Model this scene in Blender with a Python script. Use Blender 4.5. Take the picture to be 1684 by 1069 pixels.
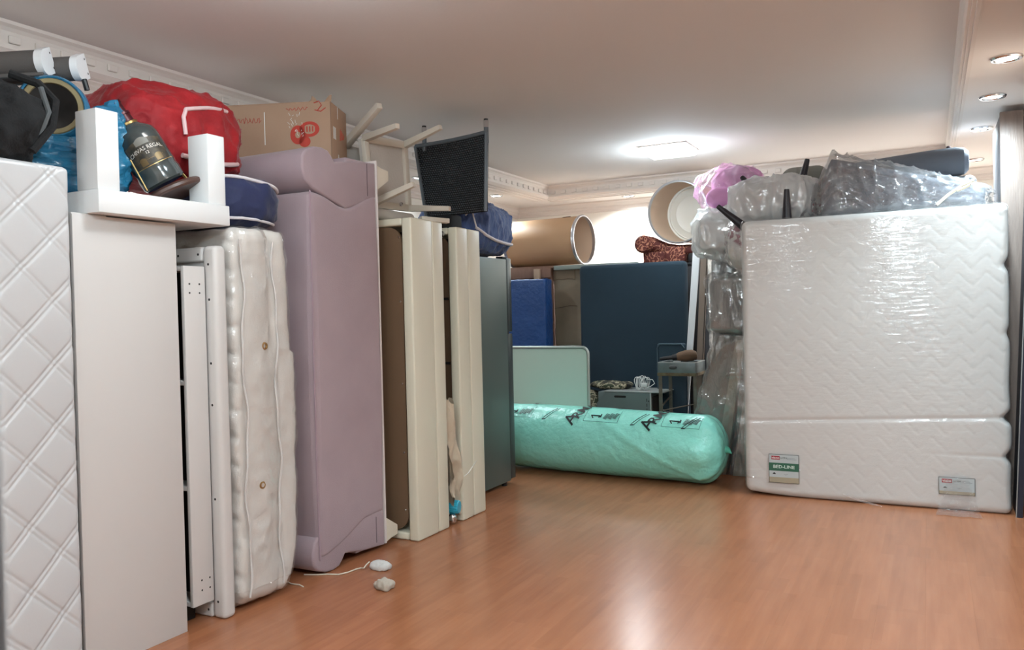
import bpy, bmesh, math, random
from mathutils import Vector, Matrix, Euler, noise

for o in list(bpy.data.objects):
    bpy.data.objects.remove(o)
SC = bpy.context.scene
COL = SC.collection
R = math.radians
random.seed(7)

# ------------------------------------------------------------------ camera
cam_d = bpy.data.cameras.new('camera')
cam_d.sensor_fit = 'HORIZONTAL'
cam_d.sensor_width = 36.0
cam_d.lens = 28.412
cam_d.clip_start = 0.05
cam = bpy.data.objects.new('camera', cam_d)
COL.objects.link(cam)
cam.matrix_world = Matrix((
    (0.88809, 0.01400, 0.45945, 0.0),
    (0.45904, 0.02506, -0.88806, 0.0),
    (-0.02395, 0.99959, 0.01583, 1.37),
    (0, 0, 0, 1)))
SC.camera = cam

# ------------------------------------------------------------------ world, exposure
w = bpy.data.worlds.new('world')
SC.world = w
w.use_nodes = True
w.node_tree.nodes['Background'].inputs[0].default_value = (0.5, 0.55, 0.65, 1)
w.node_tree.nodes['Background'].inputs[1].default_value = 0.05
SC.view_settings.view_transform = 'Standard'
SC.view_settings.look = 'None'
SC.view_settings.gamma = 1.0
SC.view_settings.use_curve_mapping = False
SC.view_settings.exposure = 0.0

# positions of the room's lamps and of the added fill lamps: (x, y)
DOWN_Z = 2.66
PANELS = [(-2.05, 7.08), (-2.05, 2.3), (-1.9, -0.7), (-0.4, 0.9), (-0.4, -1.4)]  # entries near and behind the camera are unseen, added for frontal fill
DOWN_LEFT = [(-4.25, 0.2), (-4.25, 1.9), (-4.25, 3.4), (-4.25, 4.9), (-4.25, 6.4), (-4.22, 7.85)]
DOWN_BACK = [(-3.02, 8.78), (-1.85, 8.78), (-0.65, 8.78), (0.38, 8.5)]
DOWN_RIGHT = [(0.36, 7.0), (0.37, 5.95), (0.38, 5.05), (0.36, 3.2), (0.36, 1.2)]
P_PANEL = 36.0
P_DOWN = {'left': 60.0, 'back': 300.0, 'right': 145.0}


def lamp_light(name, loc, power, col=(1, 1, 1)):
    d = bpy.data.lights.new(name, 'POINT')
    d.shadow_soft_size = 0.10
    d.energy = power
    d.color = col
    o = bpy.data.objects.new(name, d)
    o.location = loc
    COL.objects.link(o)
    return o


def spot_light(name, loc, power, col=(1, 1, 1), ang=160):
    d = bpy.data.lights.new(name, 'SPOT')
    d.spot_size = R(ang)
    d.spot_blend = 1.0
    d.shadow_soft_size = 0.045
    d.energy = power
    d.color = col
    o = bpy.data.objects.new(name, d)
    o.location = loc
    COL.objects.link(o)
    return o


for (x, y) in PANELS:
    f = {7.08: 0.75, 2.3: 0.45, -0.7: 0.85, 0.9: 2.1, -1.4: 1.3}[y]
    lamp_light('ceiling_lamp_light', (x, y, 2.58), P_PANEL * f, (0.70, 0.89, 1.0))
for k, pts, colr in (('left', DOWN_LEFT, (0.80, 0.92, 1.0)), ('back', DOWN_BACK, (0.90, 0.96, 1.0)),
                     ('right', DOWN_RIGHT, (0.70, 0.89, 1.0))):
    for (x, y) in pts:
        spot_light('downlight_lamp', (x, y, 2.635), P_DOWN[k], colr)


# ------------------------------------------------------------------ materials
def lin(c):
    return tuple(((v / 255) / 12.92 if v / 255 <= 0.04045 else ((v / 255 + 0.055) / 1.055) ** 2.4) for v in c)


MATS = {}


def mat(name, rgb, rough=0.5, metal=0.0, bump=None, var=None, sheen=0.0, coat=0.0, emit=None, trans=0.0,
        stretch=(1, 1, 1), alpha=None, spec=0.5):
    """rgb in 0..255 sRGB; bump=(scale, distance); var=(scale, amount, rgb2)"""
    if name in MATS:
        return MATS[name]
    m = bpy.data.materials.new(name)
    m.use_nodes = True
    nt = m.node_tree
    b = nt.nodes['Principled BSDF']
    b.inputs['Base Color'].default_value = lin(rgb) + (1,)
    b.inputs['Roughness'].default_value = rough
    b.inputs['Metallic'].default_value = metal
    b.inputs['Specular IOR Level'].default_value = spec
    if sheen:
        b.inputs['Sheen Weight'].default_value = sheen
        b.inputs['Sheen Roughness'].default_value = 0.4
    if coat:
        b.inputs['Coat Weight'].default_value = coat
        b.inputs['Coat Roughness'].default_value = 0.08
    if trans:
        b.inputs['Transmission Weight'].default_value = trans
    if emit:
        b.inputs['Emission Color'].default_value = lin(emit[0]) + (1,)
        b.inputs['Emission Strength'].default_value = emit[1]
    tc = None
    if bump or var:
        tc = nt.nodes.new('ShaderNodeTexCoord')
        mp = nt.nodes.new('ShaderNodeMapping')
        mp.inputs['Scale'].default_value = stretch
        nt.links.new(tc.outputs['Object'], mp.inputs['Vector'])
    if var:
        n = nt.nodes.new('ShaderNodeTexNoise')
        n.inputs['Scale'].default_value = var[0]
        n.inputs['Detail'].default_value = 5
        nt.links.new(mp.outputs[0], n.inputs['Vector'])
        rp = nt.nodes.new('ShaderNodeValToRGB')
        rp.color_ramp.elements[0].position = 0.35
        rp.color_ramp.elements[1].position = 0.65
        c2 = var[2]
        rp.color_ramp.elements[0].color = lin(rgb) + (1,)
        a = var[1]
        rp.color_ramp.elements[1].color = tuple(p * (1 - a) + q * a for p, q in zip(lin(rgb), lin(c2))) + (1,)
        nt.links.new(n.outputs['Fac'], rp.inputs['Fac'])
        nt.links.new(rp.outputs['Color'], b.inputs['Base Color'])
    if bump:
        n = nt.nodes.new('ShaderNodeTexNoise')
        n.inputs['Scale'].default_value = bump[0]
        n.inputs['Detail'].default_value = 4
        nt.links.new(mp.outputs[0], n.inputs['Vector'])
        bp = nt.nodes.new('ShaderNodeBump')
        bp.inputs['Distance'].default_value = bump[1]
        bp.inputs['Strength'].default_value = 1.0
        nt.links.new(n.outputs['Fac'], bp.inputs['Height'])
        nt.links.new(bp.outputs['Normal'], b.inputs['Normal'])
    MATS[name] = m
    return m


def film(name, tint=(255, 255, 255), gloss=0.1, haze=0.06, scale=14.0, dist=0.012, stretch=(1, 1, 1), rough=0.1,
         fres=0.5, strength=1.0):
    """thin clear or tinted plastic film"""
    if name in MATS:
        return MATS[name]
    m = bpy.data.materials.new(name)
    m.use_nodes = True
    nt = m.node_tree
    nt.nodes.clear()
    out = nt.nodes.new('ShaderNodeOutputMaterial')
    tr = nt.nodes.new('ShaderNodeBsdfTransparent')
    gl = nt.nodes.new('ShaderNodeBsdfGlossy')
    df = nt.nodes.new('ShaderNodeBsdfDiffuse')
    tr.inputs[0].default_value = lin(tint) + (1,)
    gl.inputs['Color'].default_value = (1, 1, 1, 1)
    gl.inputs['Roughness'].default_value = rough
    df.inputs['Color'].default_value = lin(tint) + (1,)
    tc = nt.nodes.new('ShaderNodeTexCoord')
    mp = nt.nodes.new('ShaderNodeMapping')
    mp.inputs['Scale'].default_value = stretch
    nt.links.new(tc.outputs['Object'], mp.inputs['Vector'])
    n = nt.nodes.new('ShaderNodeTexNoise')
    n.inputs['Scale'].default_value = scale
    n.inputs['Detail'].default_value = 3
    n.inputs['Distortion'].default_value = 0.6
    nt.links.new(mp.outputs[0], n.inputs['Vector'])
    bp = nt.nodes.new('ShaderNodeBump')
    bp.inputs['Distance'].default_value = dist
    bp.inputs['Strength'].default_value = strength
    nt.links.new(n.outputs['Fac'], bp.inputs['Height'])
    nt.links.new(bp.outputs['Normal'], gl.inputs['Normal'])
    lw = nt.nodes.new('ShaderNodeLayerWeight')
    lw.inputs['Blend'].default_value = 0.3
    nt.links.new(bp.outputs['Normal'], lw.inputs['Normal'])
    ma = nt.nodes.new('ShaderNodeMath')
    ma.operation = 'MULTIPLY_ADD'
    ma.inputs[1].default_value = fres
    ma.inputs[2].default_value = gloss
    nt.links.new(lw.outputs['Fresnel'], ma.inputs[0])
    m1 = nt.nodes.new('ShaderNodeMixShader')
    m1.inputs[0].default_value = haze
    nt.links.new(tr.outputs[0], m1.inputs[1])
    nt.links.new(df.outputs[0], m1.inputs[2])
    m2 = nt.nodes.new('ShaderNodeMixShader')
    nt.links.new(ma.outputs[0], m2.inputs[0])
    nt.links.new(m1.outputs[0], m2.inputs[1])
    nt.links.new(gl.outputs[0], m2.inputs[2])
    nt.links.new(m2.outputs[0], out.inputs['Surface'])
    MATS[name] = m
    return m


# ------------------------------------------------------------------ mesh builder
class MB:
    def __init__(self):
        self.v = []
        self.f = []

    def add(self, vf, M=None):
        vs, fs = vf
        n = len(self.v)
        for p in vs:
            p = Vector(p)
            self.v.append(M @ p if M is not None else p)
        for f in fs:
            self.f.append(tuple(i + n for i in f))
        return self


def box(lo, hi, b=0.0, seg=2):
    lo = Vector(lo); hi = Vector(hi)
    bm = bmesh.new()
    bmesh.ops.create_cube(bm, size=1.0)
    for v in bm.verts:
        v.co = Vector(((lo[i] + hi[i]) / 2 + v.co[i] * (hi[i] - lo[i])) for i in range(3))
    if b > 0:
        b = min(b, 0.45 * min(hi[i] - lo[i] for i in range(3)))
        bmesh.ops.bevel(bm, geom=list(bm.edges), offset=b, segments=seg, profile=0.5, affect='EDGES')
    bm.verts.index_update()
    r = ([v.co.copy() for v in bm.verts], [tuple(v.index for v in f.verts) for f in bm.faces])
    bm.free()
    return r


def soft_box(lo, hi, r, n, disp=None):
    lo = Vector(lo); hi = Vector(hi)
    c = (lo + hi) / 2
    h = (hi - lo) / 2
    S = []
    rr = [min(r, h[i] * 0.999) for i in range(3)]
    rm = min(rr)
    for i in range(3):
        a = rm
        e = [0, a * (1 - 0.577), a * (1 - 0.268)] if rm > 1e-6 else [0]
        inner = [a + (2 * h[i] - 2 * a) * k / n[i] for k in range(n[i] + 1)] if rm > 1e-6 else \
            [2 * h[i] * k / n[i] for k in range(1, n[i])]
        s = e + inner + [2 * h[i] - q for q in reversed(e)]
        S.append([q - h[i] for q in s])
    idx = {}
    vs = []
    fs = []

    def vert(i, j, k):
        key = (i, j, k)
        if key in idx:
            return idx[key]
        p = Vector((S[0][i], S[1][j], S[2][k]))
        q = Vector(max(-h[a] + rm, min(h[a] - rm, p[a])) for a in range(3))
        d = p - q
        if d.length > 1e-9:
            nn = d.normalized()
            p = q + nn * rm
        else:
            nn = p.normalized()
        p = p + c
        if disp:
            p = disp(p, nn)
        idx[key] = len(vs)
        vs.append(p)
        return idx[key]
    N = [len(s) - 1 for s in S]
    for a in range(3):
        b, d = (a + 1) % 3, (a + 2) % 3
        for side in (0, N[a]):
            for i in range(N[b]):
                for j in range(N[d]):
                    q = []
                    for (di, dj) in ((0, 0), (1, 0), (1, 1), (0, 1)):
                        t = [0, 0, 0]
                        t[a] = side; t[b] = i + di; t[d] = j + dj
                        q.append(vert(*t))
                    if side == 0:
                        q.reverse()
                    fs.append(tuple(q))
    return vs, fs


def ridge(p, s, seed=0.0):
    q = Vector((p[0] * s + seed, p[1] * s - seed * 1.7, p[2] * s + seed * 0.6))
    return 1.0 - 2.0 * abs(noise.noise(q))


def crease(p, s, seed=0.0):
    q = Vector((p[0] * s + seed, p[1] * s - seed * 1.7, p[2] * s + seed * 0.6))
    a = 1.0 - min(1.0, abs(noise.noise(q)) * 2.2)
    return a * a * a


def on_blob(c, size, e, p, off=0.0, M=None):
    c = Vector(c); s = Vector(size) / 2
    d = Vector(p) - c
    m = (abs(d[0] / s[0]) ** e + abs(d[1] / s[1]) ** e + abs(d[2] / s[2]) ** e) ** (1.0 / e)
    return c + d / m + d.normalized() * off


def blob(c, size, e=3.0, n=22, amp=0.0, scale=5.0, seed=0.0, soft=0.0, M=None, flat=None, stretch=(1, 1, 1), sharp=0.0):
    c = Vector(c)
    s = Vector(size) / 2

    def d(p, nn):
        m = (abs(p[0]) ** e + abs(p[1]) ** e + abs(p[2]) ** e) ** (1.0 / e)
        u = p / m
        x = Vector((u[0] * s[0], u[1] * s[1], u[2] * s[2]))
        nr = Vector((u[0] / s[0], u[1] / s[1], u[2] / s[2])).normalized()
        if soft:
            x += nr * soft * noise.noise(x * 2.5 + Vector((seed, seed, 0)))
        if amp:
            y = Vector((x[0] * stretch[0], x[1] * stretch[1], x[2] * stretch[2]))
            x += nr * amp * (0.65 * ridge(y, scale, seed) + 0.35 * ridge(y, scale * 2.3, seed + 3))
        if sharp:
            y = Vector((x[0] * stretch[0], x[1] * stretch[1], x[2] * stretch[2]))
            x += nr * sharp * (crease(y, scale * 0.8, seed + 1) + 0.6 * crease(y, scale * 1.7, seed + 5) + 0.3 * crease(y, scale * 3.2, seed + 9) - 0.6)
        if M is not None:
            x = M @ x
        x = x + c
        if flat is not None and x[2] < flat:
            x[2] = flat
        return x
    return soft_box((-1, -1, -1), (1, 1, 1), 0.0, (n, n, n), d)


def tube(pts, r, n=8, cap=True):
    pts = [Vector(p) for p in pts]
    m = len(pts)
    rs = list(r) if isinstance(r, (list, tuple)) else [r] * m
    vs = []; fs = []
    t0 = (pts[1] - pts[0]).normalized()
    up = Vector((0, 0, 1)) if abs(t0.z) < 0.9 else Vector((1, 0, 0))
    u = t0.cross(up).normalized()
    for i, p in enumerate(pts):
        a = pts[max(0, i - 1)]; b = pts[min(m - 1, i + 1)]
        t = (b - a).normalized()
        u = (u - t * u.dot(t)).normalized()
        v = t.cross(u)
        for k in range(n):
            an = 2 * math.pi * k / n
            vs.append(p + (u * math.cos(an) + v * math.sin(an)) * rs[i])
    for i in range(m - 1):
        for k in range(n):
            a = i * n + k; b = i * n + (k + 1) % n
            fs.append((a, b, b + n, a + n))
    if cap:
        fs.append(tuple(reversed(range(n))))
        fs.append(tuple(range((m - 1) * n, m * n)))
    return vs, fs


def lathe(prof, n=32, cap=False):
    """prof: list of (r, z)"""
    vs = []; fs = []
    for (r, z) in prof:
        for k in range(n):
            a = 2 * math.pi * k / n
            vs.append(Vector((r * math.cos(a), r * math.sin(a), z)))
    for i in range(len(prof) - 1):
        for k in range(n):
            a = i * n + k; b = i * n + (k + 1) % n
            fs.append((a, b, b + n, a + n))
    if cap:
        fs.append(tuple(reversed(range(n))))
        fs.append(tuple(range((len(prof) - 1) * n, len(prof) * n)))
    return vs, fs


def prism(pts, axis, a0, a1):
    """closed 2D polygon extruded along axis; pts in the two remaining axes, in order (x,y),(y,z) or (x,z)"""
    def P(p, a):
        return {'x': (a, p[0], p[1]), 'y': (p[0], a, p[1]), 'z': (p[0], p[1], a)}[axis]
    n = len(pts)
    vs = [Vector(P(p, a0)) for p in pts] + [Vector(P(p, a1)) for p in pts]
    fs = [tuple(range(n)), tuple(reversed(range(n, 2 * n)))]
    for i in range(n):
        j = (i + 1) % n
        fs.append((i, i + n, j + n, j))
    return vs, fs


def beam(a, b, w1, w2=None, roll=(0, 0, 1), bev=0.003, taper=1.0):
    """square bar from a to b"""
    a = Vector(a); b = Vector(b)
    w2 = w2 or w1
    L = (b - a).length
    t = (b - a).normalized()
    up = Vector(roll)
    if abs(t.dot(up)) > 0.95:
        up = Vector((1, 0, 0))
    u = t.cross(up).normalized()
    v = u.cross(t).normalized()
    vs, fs = box((-w1 / 2, -w2 / 2, 0), (w1 / 2, w2 / 2, L), bev)
    M = Matrix((u, v, t)).transposed().to_4x4()
    M.translation = a
    out = []
    for p in vs:
        k = 1 + (taper - 1) * (p.z / L)
        out.append(M @ Vector((p.x * k, p.y * k, p.z)))
    return out, fs


def axis_matrix(origin, z, x=(0, 0, 1)):
    z = Vector(z).normalized()
    x = Vector(x)
    x = (x - z * x.dot(z)).normalized()
    y = z.cross(x)
    M = Matrix((x, y, z)).transposed().to_4x4()
    M.translation = Vector(origin)
    return M


WM = {}


def thing(name, label, cat, loc, group=None, kind=None, rotz=0.0):
    o = bpy.data.objects.new(name, None)
    COL.objects.link(o)
    o.empty_display_size = 0.1
    o.location = loc
    o.rotation_euler = (0, 0, rotz)
    if label: o['label'] = label
    if cat: o['category'] = cat
    if group: o['group'] = group
    if kind: o['kind'] = kind
    WM[o] = Matrix.Translation(loc) @ Matrix.Rotation(rotz, 4, 'Z')
    return o


def part(name, vf, m, parent=None, label=None, smooth=True, angle=35, kind=None, local=False):
    if isinstance(vf, MB):
        vs, fs = vf.v, vf.f
    else:
        vs, fs = vf
    if parent is not None and not local:
        I = WM[parent].inverted()
        vs = [I @ Vector(p) for p in vs]
    me = bpy.data.meshes.new(name)
    me.from_pydata([tuple(p) for p in vs], [], fs)
    bm = bmesh.new()
    bm.from_mesh(me)
    bmesh.ops.recalc_face_normals(bm, faces=bm.faces)
    bm.to_mesh(me)
    bm.free()
    if smooth:
        for p in me.polygons:
            p.use_smooth = True
        me.set_sharp_from_angle(angle=R(angle))
    me.update()
    me.materials.append(m)
    o = bpy.data.objects.new(name, me)
    COL.objects.link(o)
    if parent is not None:
        o.parent = parent
        WM[o] = WM[parent]
    if label: o['label'] = label
    if kind: o['kind'] = kind
    return o


def solo(name, vf, m, label, cat, group=None, angle=35, kind=None, smooth=True):
    vs, fs = (vf.v, vf.f) if isinstance(vf, MB) else vf
    lo = [min(p[i] for p in vs) for i in range(3)]
    hi = [max(p[i] for p in vs) for i in range(3)]
    c = Vector(((lo[0] + hi[0]) / 2, (lo[1] + hi[1]) / 2, lo[2]))
    o = part(name, ([Vector(p) - c for p in vs], fs), m, None, smooth=smooth, angle=angle)
    o.location = c
    WM[o] = Matrix.Translation(c)
    if label: o['label'] = label
    if cat: o['category'] = cat
    if group: o['group'] = group
    if kind: o['kind'] = kind
    return o


def struct(name, vf, m, parent=None, smooth=False):
    o = part(name, vf, m, parent, smooth=smooth)
    if parent is None:
        o['kind'] = 'structure'
        WM[o] = Matrix.Identity(4)
    return o


def text(body, size, extrude=0.0004, align='CENTER', shear=0.0, bold=0.0):
    cu = bpy.data.curves.new('txt', 'FONT')
    cu.body = body
    cu.size = size
    cu.extrude = extrude
    cu.align_x = align
    cu.align_y = 'CENTER'
    cu.shear = shear
    cu.offset = bold
    cu.resolution_u = 2
    o = bpy.data.objects.new('txt', cu)
    COL.objects.link(o)
    bpy.context.view_layer.update()
    dg = bpy.context.evaluated_depsgraph_get()
    me = bpy.data.meshes.new_from_object(o.evaluated_get(dg))
    vs = [v.co.copy() for v in me.vertices]
    fs = [tuple(p.vertices) for p in me.polygons]
    bpy.data.objects.remove(o)
    bpy.data.meshes.remove(me)
    bpy.data.curves.remove(cu)
    return vs, fs


def mapped(vf, fn):
    return [fn(Vector(p)) for p in vf[0]], vf[1]


def rotm(x=0, y=0, z=0):
    return Euler((R(x), R(y), R(z))).to_matrix().to_4x4()


# ------------------------------------------------------------------ common materials
M_white = mat('white_lacquer', (206, 203, 200), 0.38)
M_white2 = mat('white_gloss', (228, 230, 230), 0.3)
M_cream = mat('cream_leather', (220, 216, 196), 0.36, bump=(60, 0.0006))
M_brownboard = mat('brown_board', (112, 88, 66), 0.6, bump=(120, 0.0004))
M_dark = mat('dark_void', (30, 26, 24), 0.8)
M_black = mat('black_plastic', (22, 22, 24), 0.45)
M_chrome = mat('chrome', (210, 210, 212), 0.18, 1.0)
M_steel = mat('grey_steel', (112, 120, 120), 0.45, 0.5, var=(5, 0.4, (92, 96, 92)))
M_whitepaint = mat('wall_paint', (232, 226, 216), 0.8, bump=(90, 0.0005))
M_ceil = mat('ceiling_paint', (216, 210, 206), 0.85, bump=(60, 0.0005))
M_soffit = mat('soffit_paint', (226, 218, 212), 0.8)
M_trim = mat('moulding_paint', (220, 210, 202), 0.7)
M_mauve = mat('mauve_velvet', (166, 148, 153), 0.85, bump=(260, 0.0012), sheen=0.25, var=(3.2, 0.5, (150, 132, 139)))
M_pipe = mat('white_piping', (214, 210, 214), 0.6)
M_film = film('clear_film', gloss=0.03, haze=0.10, fres=0.5)
M_glow = mat('lamp_glow', (255, 250, 240), 0.5, emit=((255, 252, 248), 14.0))

# ------------------------------------------------------------------ the room
# floor: base slab and laminate boards laid along Y
floor = struct('floor', box((-4.7, -2.3, -0.12), (1.3, 9.2, -0.008)), mat('floor_base', (120, 78, 54), 0.6))


def floor_mat():
    m = bpy.data.materials.new('laminate')
    m.use_nodes = True
    nt = m.node_tree
    b = nt.nodes['Principled BSDF']
    ge = nt.nodes.new('ShaderNodeNewGeometry')
    oi = nt.nodes.new('ShaderNodeObjectInfo')
    mp = nt.nodes.new('ShaderNodeMapping')
    mp.inputs['Rotation'].default_value = (0, 0, R(90))
    nt.links.new(ge.outputs['Position'], mp.inputs['Vector'])
    br = nt.nodes.new('ShaderNodeTexBrick')
    br.inputs['Scale'].default_value = 1.0
    br.inputs['Brick Width'].default_value = 0.42
    br.inputs['Row Height'].default_value = 0.064
    br.inputs['Mortar Size'].default_value = 0.0
    br.inputs['Color1'].default_value = lin((164, 105, 72)) + (1,)
    br.inputs['Color2'].default_value = lin((156, 99, 67)) + (1,)
    nt.links.new(mp.outputs[0], br.inputs['Vector'])
    n = nt.nodes.new('ShaderNodeTexNoise')
    mp2 = nt.nodes.new('ShaderNodeMapping')
    mp2.inputs['Scale'].default_value = (26, 2.2, 1)
    nt.links.new(ge.outputs['Position'], mp2.inputs['Vector'])
    nt.links.new(mp2.outputs[0], n.inputs['Vector'])
    n.inputs['Scale'].default_value = 1.0
    n.inputs['Detail'].default_value = 6
    mix = nt.nodes.new('ShaderNodeMixRGB')
    mix.blend_type = 'SOFT_LIGHT'
    mix.inputs[0].default_value = 0.3
    nt.links.new(br.outputs['Color'], mix.inputs[1])
    nt.links.new(n.outputs['Fac'], mix.inputs[2])
    hs = nt.nodes.new('ShaderNodeHueSaturation')
    mr = nt.nodes.new('ShaderNodeMapRange')
    mr.inputs['To Min'].default_value = 0.97
    mr.inputs['To Max'].default_value = 1.03
    nt.links.new(oi.outputs['Random'], mr.inputs['Value'])
    nt.links.new(mr.outputs[0], hs.inputs['Value'])
    nt.links.new(mix.outputs[0], hs.inputs['Color'])
    nt.links.new(hs.outputs[0], b.inputs['Base Color'])
    b.inputs['Roughness'].default_value = 0.25
    return m


M_lam = floor_mat()
pw, pl = 0.192, 1.285
pme = None
ix = 0
x = -3.3
while x < 0.5:
    off = random.uniform(0, pl)
    y = 0.9 - off
    while y < 7.0:
        y0, y1 = y, y + pl - 0.0008
        if y1 > 0.4:
            if pme is None:
                po = part('plank', box((0, 0, -0.008), (pw - 0.0002, pl - 0.0002, 0.0)), M_lam, floor, local=True, smooth=False)
                pme = po.data
            else:
                po = bpy.data.objects.new('plank', pme)
                COL.objects.link(po)
                po.parent = floor
            po.location = (x, y, 0)
        y += pl
    x += pw
# boards nobody sees, under the stacks and behind the camera
rest = MB()
rest.add(box((-4.6, -2.2, -0.008), (-3.302, 9.1, -0.0005)))
rest.add(box((x, -2.2, -0.008), (1.2, 9.1, -0.0005)))
rest.add(box((-3.3, -2.2, -0.008), (x, -0.9, -0.0005)))
part('plank_field', rest, M_lam, floor, smooth=False, kind='stuff')

CX, CY, RX = -3.9, 8.48, 0.17      # tray edges
struct('ceiling', box((CX - 0.02, -2.3, 2.80), (RX + 0.02, CY + 0.02, 2.9)), M_ceil)
ceil = bpy.data.objects['ceiling']
part('soffit', box((-4.7, -2.3, 2.66), (CX, 9.2, 2.9)), M_soffit, ceil, smooth=False)
part('soffit', box((CX, CY, 2.66), (RX, 9.2, 2.9)), M_soffit, ceil, smooth=False)
part('soffit', box((RX, -2.3, 2.66), (1.3, 9.2, 2.9)), M_soffit, ceil, smooth=False)
struct('wall_left', box((-4.72, -2.3, -0.12), (-4.6, 9.2, 2.8)), M_whitepaint)
struct('wall_back', box((-4.72, 9.1, -0.12), (1.3, 9.22, 2.8)), M_whitepaint)
M_wallr = mat('right_wall_paint', (176, 150, 132), 0.7)
struct('wall_right', box((0.53, -2.3, -0.12), (0.65, 5.7, 2.8)), M_wallr)
wr = bpy.data.objects['wall_right']
part('recess_wall', box((1.2, 5.6, -0.12), (1.32, 9.2, 2.8)), M_whitepaint, wr, smooth=False)
part('recess_wall', box((0.65, 5.58, -0.12), (1.3, 5.7, 2.8)), M_wallr, wr, smooth=False)
struct('wall_front', box((-4.72, -2.42, -0.12), (0.65, -2.3, 2.9)), M_whitepaint)

# cornice along the tray edge: classical profile with dentils
prof = [(0, 2.80), (0.075, 2.80), (0.07, 2.785), (0.05, 2.775), (0.035, 2.76), (0.03, 2.745), (0.03, 2.70), (0.045, 2.695),
        (0.045, 2.675), (0.03, 2.665), (0.015, 2.655), (-0.03, 2.655), (-0.035, 2.648), (-0.09, 2.648), (-0.095, 2.640),
        (-0.16, 2.640), (-0.17, 2.66), (0, 2.66)]
pr = [(CX + a, z) for a, z in prof]
struct('trim_1', prism(pr, 'y', -2.3, CY), M_trim)
pr = [(CY - a, z) for a, z in prof]
struct('trim_2', prism(pr, 'x', CX, RX), M_trim)
pr = [(RX - a * 0.3, z) for a, z in prof]
struct('trim_3', prism(pr, 'y', -2.3, CY), M_trim)
dm = None
for tr_, pts in (('trim_1', [(CX + 0.03, 1.2 + 0.13 * k, 0) for k in range(56)]), ('trim_2', [(-3.8 + 0.13 * k, CY - 0.03, 1) for k in range(30)])):
    tro = bpy.data.objects[tr_]
    for (x_, y_, rz) in pts:
        if dm is None:
            d = part('dentil', box((0, -0.028, 2.705), (0.016, 0.028, 2.742), 0.004, 1), M_trim, tro, smooth=False, local=True)
            dm = d.data
        else:
            d = bpy.data.objects.new('dentil', dm)
            COL.objects.link(d)
            d.parent = tro
        d.location = (x_, y_, 0)
        if rz:
            d.rotation_euler = (0, 0, R(-90))
# crown moulding where soffit meets wall
cp = [(0, 2.66), (0.10, 2.66), (0.095, 2.645), (0.07, 2.635), (0.05, 2.61), (0.03, 2.60), (0.03, 2.58), (0.012, 2.565), (0.012, 2.545), (0, 2.54)]
struct('trim_4', prism([(-4.6 + a, z) for a, z in cp], 'y', -2.3, 9.1), M_trim)
struct('trim_5', prism([(9.1 - a, z) for a, z in cp], 'x', -4.6, 1.2), M_trim)
struct('baseboard_right', box((0.515, -2.3, 0), (0.532, 5.7, 0.07), 0.004), mat('skirting', (150, 120, 100), 0.5))

# ------------------------------------------------------------------ lamps
for i, (x_, y_) in enumerate(PANELS):
    lab = 'square glowing ceiling lamp in the middle of the raised ceiling' if i == 0 else 'square ceiling lamp out of the picture, of an unseen set mostly added for fill'
    t = thing('ceiling_lamp', lab, 'lamp', (x_, y_, 2.80), group=None if i == 0 else 'ceiling lamps out of the picture')
    part('rim', box((x_ - 0.215, y_ - 0.215, 2.79), (x_ + 0.215, y_ + 0.215, 2.80), 0.004), M_white2, t)
    part('diffuser', box((x_ - 0.2, y_ - 0.2, 2.745), (x_ + 0.2, y_ + 0.2, 2.79), 0.012), M_glow, t)
ring_labels = {
    (-4.22, 7.85): 'small round recessed downlight in the far left soffit beside the woven chair',
    (-3.02, 8.78): 'round recessed downlight above the far white wall, left of the raised drum',
    (0.36, 7.0): 'dim round recessed downlight nearest the tall wooden cabinet',
    (0.37, 5.95): 'glowing round downlight in the right soffit, middle one of the three',
    (0.38, 5.05): 'glowing round downlight at the upper right corner of the photo'}
for grp, pts in (('left', DOWN_LEFT), ('back', DOWN_BACK), ('right', DOWN_RIGHT)):
    for (x_, y_) in pts:
        lab = ring_labels.get((x_, y_))
        t = thing('downlight', lab or 'recessed downlight hidden from view by the furniture or the frame', 'lamp', (x_, y_, 2.66),
                  group=None if lab else 'downlights out of view')
        ringp = [(0.055, 2.652), (0.06, 2.646), (0.072, 2.646), (0.078, 2.654), (0.078, 2.66), (0.05, 2.66), (0.055, 2.652)]
        part('ring', mapped(lathe(ringp, 28), lambda p: p + Vector((x_, y_, 0))), M_chrome, t)
        dim = (x_, y_) == (0.36, 7.0)
        part('lens', mapped(lathe([(0.0005, 2.653), (0.055, 2.653)], 28), lambda p: p + Vector((x_, y_, 0))), M_glow, t)

# ================================================================== LEFT ROW
# grey board at the far left
t = thing('grey_board', 'grey flat board standing at the left edge beside the quilted bed base', 'board', (-3.2, 1.62, 0))
part('panel', box((-3.6, 1.585, 0), (-2.9, 1.655, 1.7), 0.006), mat('grey_laminate', (150, 152, 152), 0.5), t)
part('sticker', box((-2.9, 1.61, 0.415), (-2.8985, 1.64, 0.44), 0), mat('red_sticker', (196, 40, 36), 0.5), t)

# white quilted bed base standing on end
def groove(d, wdt):
    return math.exp(-(d / wdt) ** 2)

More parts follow.
